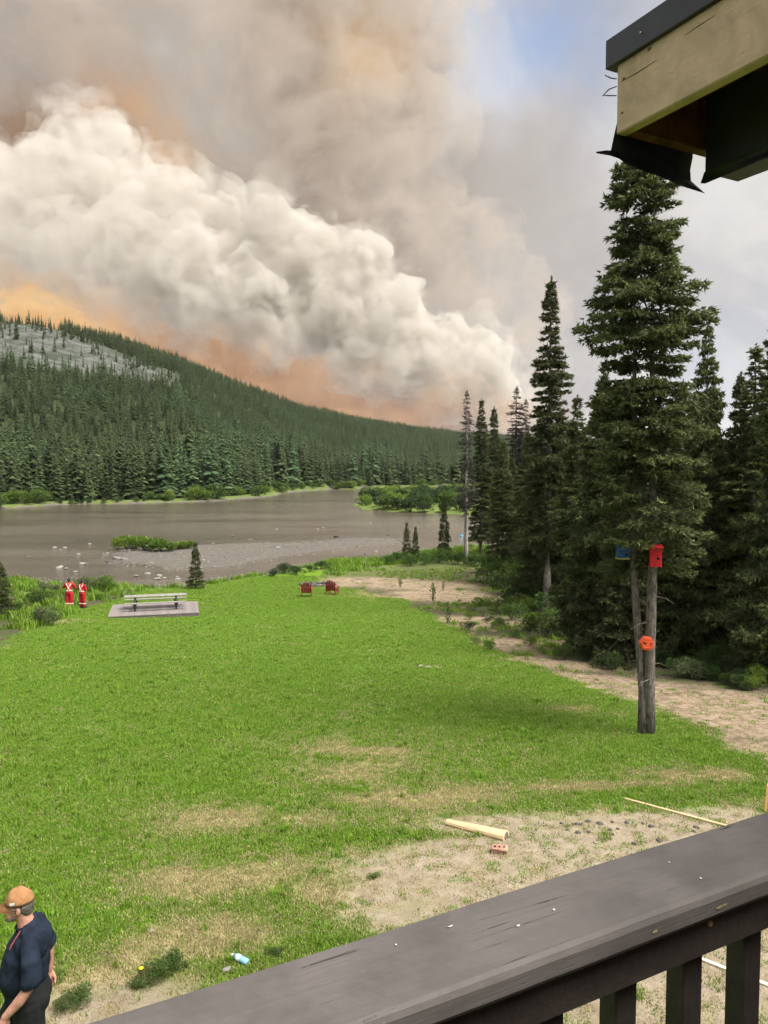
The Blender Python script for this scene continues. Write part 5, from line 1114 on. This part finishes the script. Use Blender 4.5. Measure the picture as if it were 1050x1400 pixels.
# river rocks: the larger ones one by one
for k, (px, py, s, mt) in enumerate(((460, 734, 0.75, 'rock_dark'), (532, 732, 0.5, 'rock_dark'), (160, 764, 0.9, 'rock'), (150, 768, 0.6, 'rock_dark'), (170, 766, 0.7, 'rock'), (113, 771, 0.55, 'pale_stone'), (118, 772, 0.5, 'rock_dark'), (82, 776, 0.7, 'pale_stone'), (90, 778, 0.5, 'rock'), (18, 792, 0.5, 'pale_stone'), (75, 749, 0.5, 'pale_stone'), (89, 749, 0.4, 'pale_stone'), (107, 758, 0.4, 'pale_stone'), (186, 788, 0.5, 'pale_stone'), (215, 792, 0.5, 'pale_stone'), (225, 791, 0.4, 'pale_stone'), (103, 782, 0.4, 'pale_stone'), (143, 760, 0.4, 'rock'), (380, 751, 0.45, 'pale_stone'), (434, 724, 0.5, 'pale_stone'), (442, 722, 0.4, 'pale_stone'), (318, 733, 0.4, 'rock'), (506, 769, 0.55, 'pale_stone'))):
    p = at_z(px, py, WATER); lb_ = {'rock_dark': 'dark boulder breaking the shallow river surface', 'rock': 'grey boulder at the end of the gravel bar', 'pale_stone': 'pale boulder showing above the shallow river'}[mt]
    stone('boulder', Vector((p.x, p.y, max(WATER + 0.05, gz(p.x, p.y) + 0.06))), s * 0.62, lb_, 'boulder', {'rock_dark': 'dark boulders in the river', 'rock': 'grey boulders by the bar', 'pale_stone': 'pale boulders in the river'}[mt], mt, 0.55)
for k in range(46):
    px = random.uniform(-20, 560); py = random.uniform(738, 800) if px < 330 else random.uniform(715, 760); p = at_z(px, py, WATER)
    if gz(p.x, p.y) > WATER + 0.5: continue
    mt = random.choice(['rock', 'rock', 'pale_stone', 'rock_dark']); s = random.uniform(0.12, 0.32)
    stone('stone', Vector((p.x, p.y, max(WATER + 0.01, gz(p.x, p.y) + 0.02))), s, {'rock': 'small grey stone poking out of the shallows', 'pale_stone': 'small pale stone poking out of the shallows', 'rock_dark': 'small dark stone poking out of the shallows'}[mt], 'stone', 'small stones in the shallows', mt, 0.6)
# the countless cobbles of bar and beach
n = 12000; x = rng.uniform(-40, 20, n); y = rng.uniform(60, 115, n); z, sn, sf__, sp___, sb__ = terrain(x, y); ok = ((sb__ > -1.5) | ((sn > -2.2) & (sn < 2.2))) & (rng.random(n) < 0.8)
src_r = []
M['cobble'] = plain('cobble_stone', (0.115, 0.103, 0.09), 0.85, 0.3, 5, 0.3)
for i, me_ in enumerate(ROCKS[:3]):
    for mt in ('rock', 'cobble'):
        m2 = me_.copy(); m2.materials.clear(); m2.materials.append(M[mt]); src_r.append(bpy.data.objects.new('cobble_%d' % i, m2))
scatter('cobbles', np.stack([x, y, np.maximum(z, WATER - 0.02)], 1)[ok], rng.uniform(0.04, 0.11, ok.sum()) * rng.uniform(0.6, 1.5, ok.sum()), rng.integers(0, 6, ok.sum()), src_r, 'grey cobbles covering the gravel bar and beach', 'cobbles', tilt=0.2)
# pale snag on the far bank, blue tarp by the water
q = at_z(30, 691, WATER); sn_ = link('snag', bm_mesh('snag', tube([(0, 0, -0.3), (0.1, 0, 2.4), (-0.05, 0, 5.2)], [0.35, 0.26, 0.10], 7, wob=0.1), True), None, M['bark_pale']); sn_.location = (q.x, q.y + 6, gz(q.x, q.y + 6)); tag(sn_, 'pale broken dead trunk among shrubs on the far bank', 'dead trunk')
M['tarp'] = plain('blue_tarp', (0.04, 0.24, 0.40), 0.5, 0.2, 4, 0.2)
q = at_z(631, 733, WATER); q = Vector((q.x, q.y, max(WATER - 0.03, gz(q.x, q.y))))
bm = bmesh.new(); rows = []
for i, s in enumerate(np.linspace(-1, 1, 13)):
    wv_ = 0.42 * (1 - abs(s) ** 2.4) + 0.02; rows.append([bm.verts.new((s * 2.1, wv_ * math.cos(th), 0.03 + (0.40 + 0.15 * s * s) * math.sin(th) * (wv_ / 0.44) ** 0.4)) for th in np.linspace(0, math.pi, 9)])
for i in range(12):
    for j in range(8): bm.faces.new((rows[i][j], rows[i][j + 1], rows[i + 1][j + 1], rows[i + 1][j]))
bmesh.ops.recalc_face_normals(bm, faces=bm.faces[:])
cn = empty('canoe', q + Vector((0, 0, 0.02)), R(80)); cn.scale = (0.55, 0.55, 0.55); tag(cn, 'small bright blue upturned boat at the water behind the dying spruce', 'boat'); link('hull', bm_mesh('hull', bm, True), cn, M['tarp']); link('keel', bm_mesh('keel', tube([(-1.9, 0, 0.48), (0, 0, 0.455), (1.9, 0, 0.48)], [0.02] * 3, 5)), cn, M['tarp'])
# ------------------------------------------------------------------ smoke plume (billows beyond the ridge)
def fib_sphere(n):
    i = np.arange(n) + 0.5; ph = np.arccos(1 - 2 * i / n); th = np.pi * (1 + 5 ** 0.5) * i
    return np.stack([np.cos(th) * np.sin(ph), np.sin(th) * np.sin(ph), np.cos(ph)], 1)
def billows(name, lobes, Y0, voxel, density, colour, aniso, label, seed, levels=2, kids=(26, 16), shrink=(0.42, 0.40), nscale=0.02, nlo=0.38, nhi=0.56, thin=1.0, step=0.11, grow=0.0):
    rng = np.random.default_rng(seed)
    spheres = []
    for (px, py, r, dy) in lobes:
        p = at_y(px, py, Y0 + dy); spheres.append((np.array(p), (r + grow) * Y0 / F))
    allsp = list(spheres); cur = spheres
    for lv in range(levels):
        nxt = []
        for (c, r) in cur:
            dirs = fib_sphere(kids[lv]); rot = np.array(Matrix.Rotation(rng.uniform(0, 6.28), 3, Vector(rng.normal(size=3))))
            for d in dirs @ rot.T:
                if d[1] > 0.55 or rng.random() < 0.25: continue
                rr = r * shrink[lv] * rng.uniform(0.35, 1.0) ** 0.8 * 1.35
                nxt.append((c + d * r * rng.uniform(0.72, 0.98), rr))
        allsp += nxt; cur = nxt
    bmv, bmf, off = [], [], 0
    bm = bmesh.new(); bmesh.ops.create_icosphere(bm, subdivisions=2, radius=1.0)
    sv = np.array([v.co[:] for v in bm.verts]); sf = np.array([[v.index for v in f.verts] for f in bm.faces]); bm.free()
    for c, r in allsp:
        bmv.append(sv * r * np.array([1.0, 1.0, rng.uniform(0.85, 1.0)]) + c); bmf.append(sf + off); off += len(sv)
    V = np.concatenate(bmv); Fc = np.concatenate(bmf)
    me = bpy.data.meshes.new(name); me.from_pydata(V.tolist(), [], Fc.tolist())
    o = bpy.data.objects.new(name, me); C.objects.link(o)
    m = o.modifiers.new('remesh', 'REMESH'); m.mode = 'VOXEL'; m.voxel_size = voxel; m.use_smooth_shade = True
    dg = bpy.context.evaluated_depsgraph_get(); me2 = bpy.data.meshes.new_from_object(o.evaluated_get(dg))
    o.modifiers.clear(); o.data = me2; bpy.data.meshes.remove(me)
    n = len(me2.vertices); co = np.empty(n * 3); me2.vertices.foreach_get('co', co); co = co.reshape(-1, 3)
    no = np.empty(n * 3); me2.vertices.foreach_get('normal', no); no = no.reshape(-1, 3)
    disp = np.empty(n); s1 = 1 / (voxel * 10)
    for i in range(n):
        p = Vector(co[i] * s1)
        a = 1 - abs(mnoise.noise(p)) * 2; b = 1 - abs(mnoise.noise(p * 2.3)) * 2; c_ = 1 - abs(mnoise.noise(p * 5.2)) * 2
        disp[i] = a * 0.6 + b * 0.42 + c_ * 0.40 + mnoise.noise(p * 0.35) * 0.9
    co += no * ((disp - 0.3) * voxel * 3.0)[:, None]
    me2.vertices.foreach_set('co', co.ravel()); me2.update()
    m = o.modifiers.new('remesh', 'REMESH'); m.mode = 'VOXEL'; m.voxel_size = voxel * 0.9; m.use_smooth_shade = True
    dg = bpy.context.evaluated_depsgraph_get(); me3 = bpy.data.meshes.new_from_object(o.evaluated_get(dg)); o.modifiers.clear(); o.data = me3; bpy.data.meshes.remove(me2)
    mat = bpy.data.materials.new(name); mat.use_nodes = True; t = NT(mat.node_tree); t.n.clear()
    vol = t.new('ShaderNodeVolumePrincipled')
    vol.inputs['Color'].default_value = (*colour, 1)
    vol.inputs['Anisotropy'].default_value = aniso
    # torn, turbulent density: thick in the puffs, thinning towards the old smoke far downwind on the left
    g_ = t.new('ShaderNodeNewGeometry').outputs['Position']
    wr = t.vmath('SCALE', t.vmath('SUBTRACT', t.noise(g_, nscale * 0.6, 2, 0.5, out='Color'), (0.5, 0.5, 0.5)), scale=1.6 / nscale)
    nz = t.noise(t.vmath('ADD', g_, wr), nscale, 3, 0.60)
    dn = t.math('MULTIPLY', t.smooth(nz, nlo, nhi), density)
    sp_ = t.new('ShaderNodeSeparateXYZ'); t.put(sp_.inputs[0], g_)
    mr = t.new('ShaderNodeMapRange'); t.put(mr.inputs[0], sp_.outputs[0]); mr.inputs[1].default_value = -650.0; mr.inputs[2].default_value = 50.0; mr.inputs[3].default_value = thin; mr.inputs[4].default_value = 1.0
    t.put(vol.inputs['Density'], t.math('MULTIPLY', dn, mr.outputs[0]))
    mat.cycles.volume_step_rate = step
    out = t.new('ShaderNodeOutputMaterial'); t.put(out.inputs['Volume'], vol.outputs[0])
    o.data.materials.clear(); o.data.materials.append(mat)
    o['kind'] = 'stuff'; o['label'] = label; o['category'] = 'smoke'
    print(name, n, 'verts', len(allsp), 'spheres')
    return o
rl = random.Random(8)
LOBES = [(688, 552, 20, 0), (668, 522, 34, 0), (640, 490, 44, 10), (612, 515, 42, -20), (585, 455, 52, 0), (560, 492, 46, -30), (545, 405, 46, 20), (505, 430, 66, -10), (495, 468, 46, -30), (470, 360, 46, 10), (440, 410, 62, -20), (415, 330, 52, 20), (380, 318, 44, 10),
  (385, 440, 46, -40), (355, 378, 62, -10), (320, 330, 50, 40), (300, 410, 50, -40), (280, 300, 46, 60), (260, 358, 64, 0), (230, 290, 58, 50), (215, 395, 42, -30), (180, 338, 62, 0), (150, 260, 62, 70), (125, 195, 52, 110), (150, 380, 34, -30), (105, 316, 56, 0), (85, 355, 34, -30), (80, 250, 64, 70), (40, 298, 56, 10), (25, 345, 34, -20), (10, 270, 66, 60), (-60, 320, 74, 0), (-70, 240, 80, 80), (-180, 270, 110, 30), (-330, 260, 150, 60), (365, 296, 34, -30), (402, 292, 30, 10), (500, 352, 36, -20), (108, 165, 38, 110), (240, 250, 40, 40), (655, 462, 30, 10), (552, 378, 28, 10), (300, 268, 32, 50), (70, 215, 42, 90), (445, 312, 26, 10)]
LOBES = [(a, b + (4 if c <= -20 else 20 + 14 * math.exp(-((a - 430) / 150.0) ** 2)), r * ((0.76 if 200 < a < 625 else 0.88) if c > -20 else 0.66), c) for a, b, r, c in LOBES]
billows('smoke_plume', LOBES, 1500.0, 6.0, 0.050, (0.795, 0.765, 0.715), 0.0, 'dense cream white wildfire smoke billowing up from behind the forested ridge', 4, kids=(24, 14), shrink=(0.46, 0.42), nscale=0.022, nlo=0.38, nhi=0.57, thin=0.28)
billows('smoke_wisps', LOBES, 1505.0, 9.0, 0.017, (0.72, 0.685, 0.63), 0.0, 'thin torn smoke wisps wrapped round the white plume', 5, kids=(20, 10), shrink=(0.5, 0.45), nscale=0.014, nlo=0.42, nhi=0.64, thin=0.5, grow=14.0)
GREY = [(690, 500, 50, 0), (660, 440, 60, 0), (610, 390, 66, 20), (570, 345, 52, 0), (520, 320, 48, -20), (480, 300, 40, 10), (640, 350, 60, 60), (560, 280, 60, 80), (470, 240, 70, 60), (420, 270, 50, 20), (700, 440, 50, 60), (400, 180, 80, 120), (720, 480, 44, 90), (350, 100, 90, 100), (480, 140, 80, 120), (560, 190, 70, 140), (270, 30, 110, 60), (420, 30, 100, 160), (180, -60, 140, 60), (330, -110, 150, 120), (20, -120, 160, 60), (560, 60, 80, 200), (500, -90, 120, 200)]
billows('smoke_column', GREY, 1850.0, 13.0, 0.0050, (0.62, 0.55, 0.48), 0.0, 'thinner grey smoke column curling up behind the white plume', 9, kids=(22, 12), shrink=(0.5, 0.45), nscale=0.009, nlo=0.44, nhi=0.58, step=0.12)
BROWN = [(640, 560, 36, 0), (590, 550, 44, 0), (530, 555, 40, 10), (480, 530, 44, 0), (440, 515, 34, -10), (690, 575, 30, 10), (380, 515, 36, 0), (320, 495, 38, 10), (260, 470, 36, 0), (200, 450, 34, 10), (140, 432, 32, 0), (80, 415, 30, 10), (20, 405, 30, 0), (-50, 395, 36, 0)]
billows('smoke_base', BROWN, 1380.0, 8.0, 0.006, (0.60, 0.40, 0.25), 0.0, 'brown smoke rolling low over the ridge under the white plume, orange light put into its colour', 12, kids=(20, 10), shrink=(0.5, 0.45), nscale=0.012, nlo=0.44, nhi=0.62)  # brown smoke; its albedo also carries the orange light under the plume
# ------------------------------------------------------------------ thin smoky air over the valley
hz = link('haze', bm_mesh('haze', box(2500, 1400, 186, (0, 550, -7.2 + 93))), None, None)
mat = bpy.data.materials.new('haze'); mat.use_nodes = True; t = NT(mat.node_tree); t.n.clear()
vol = t.new('ShaderNodeVolumePrincipled'); vol.inputs['Color'].default_value = (0.90, 0.92, 0.95, 1); vol.inputs['Density'].default_value = 0.00004
out = t.new('ShaderNodeOutputMaterial'); t.put(out.inputs['Volume'], vol.outputs[0]); hz.data.materials.append(mat)
tag(hz, 'thin smoky haze in the air over the river valley', 'haze', kind='stuff')
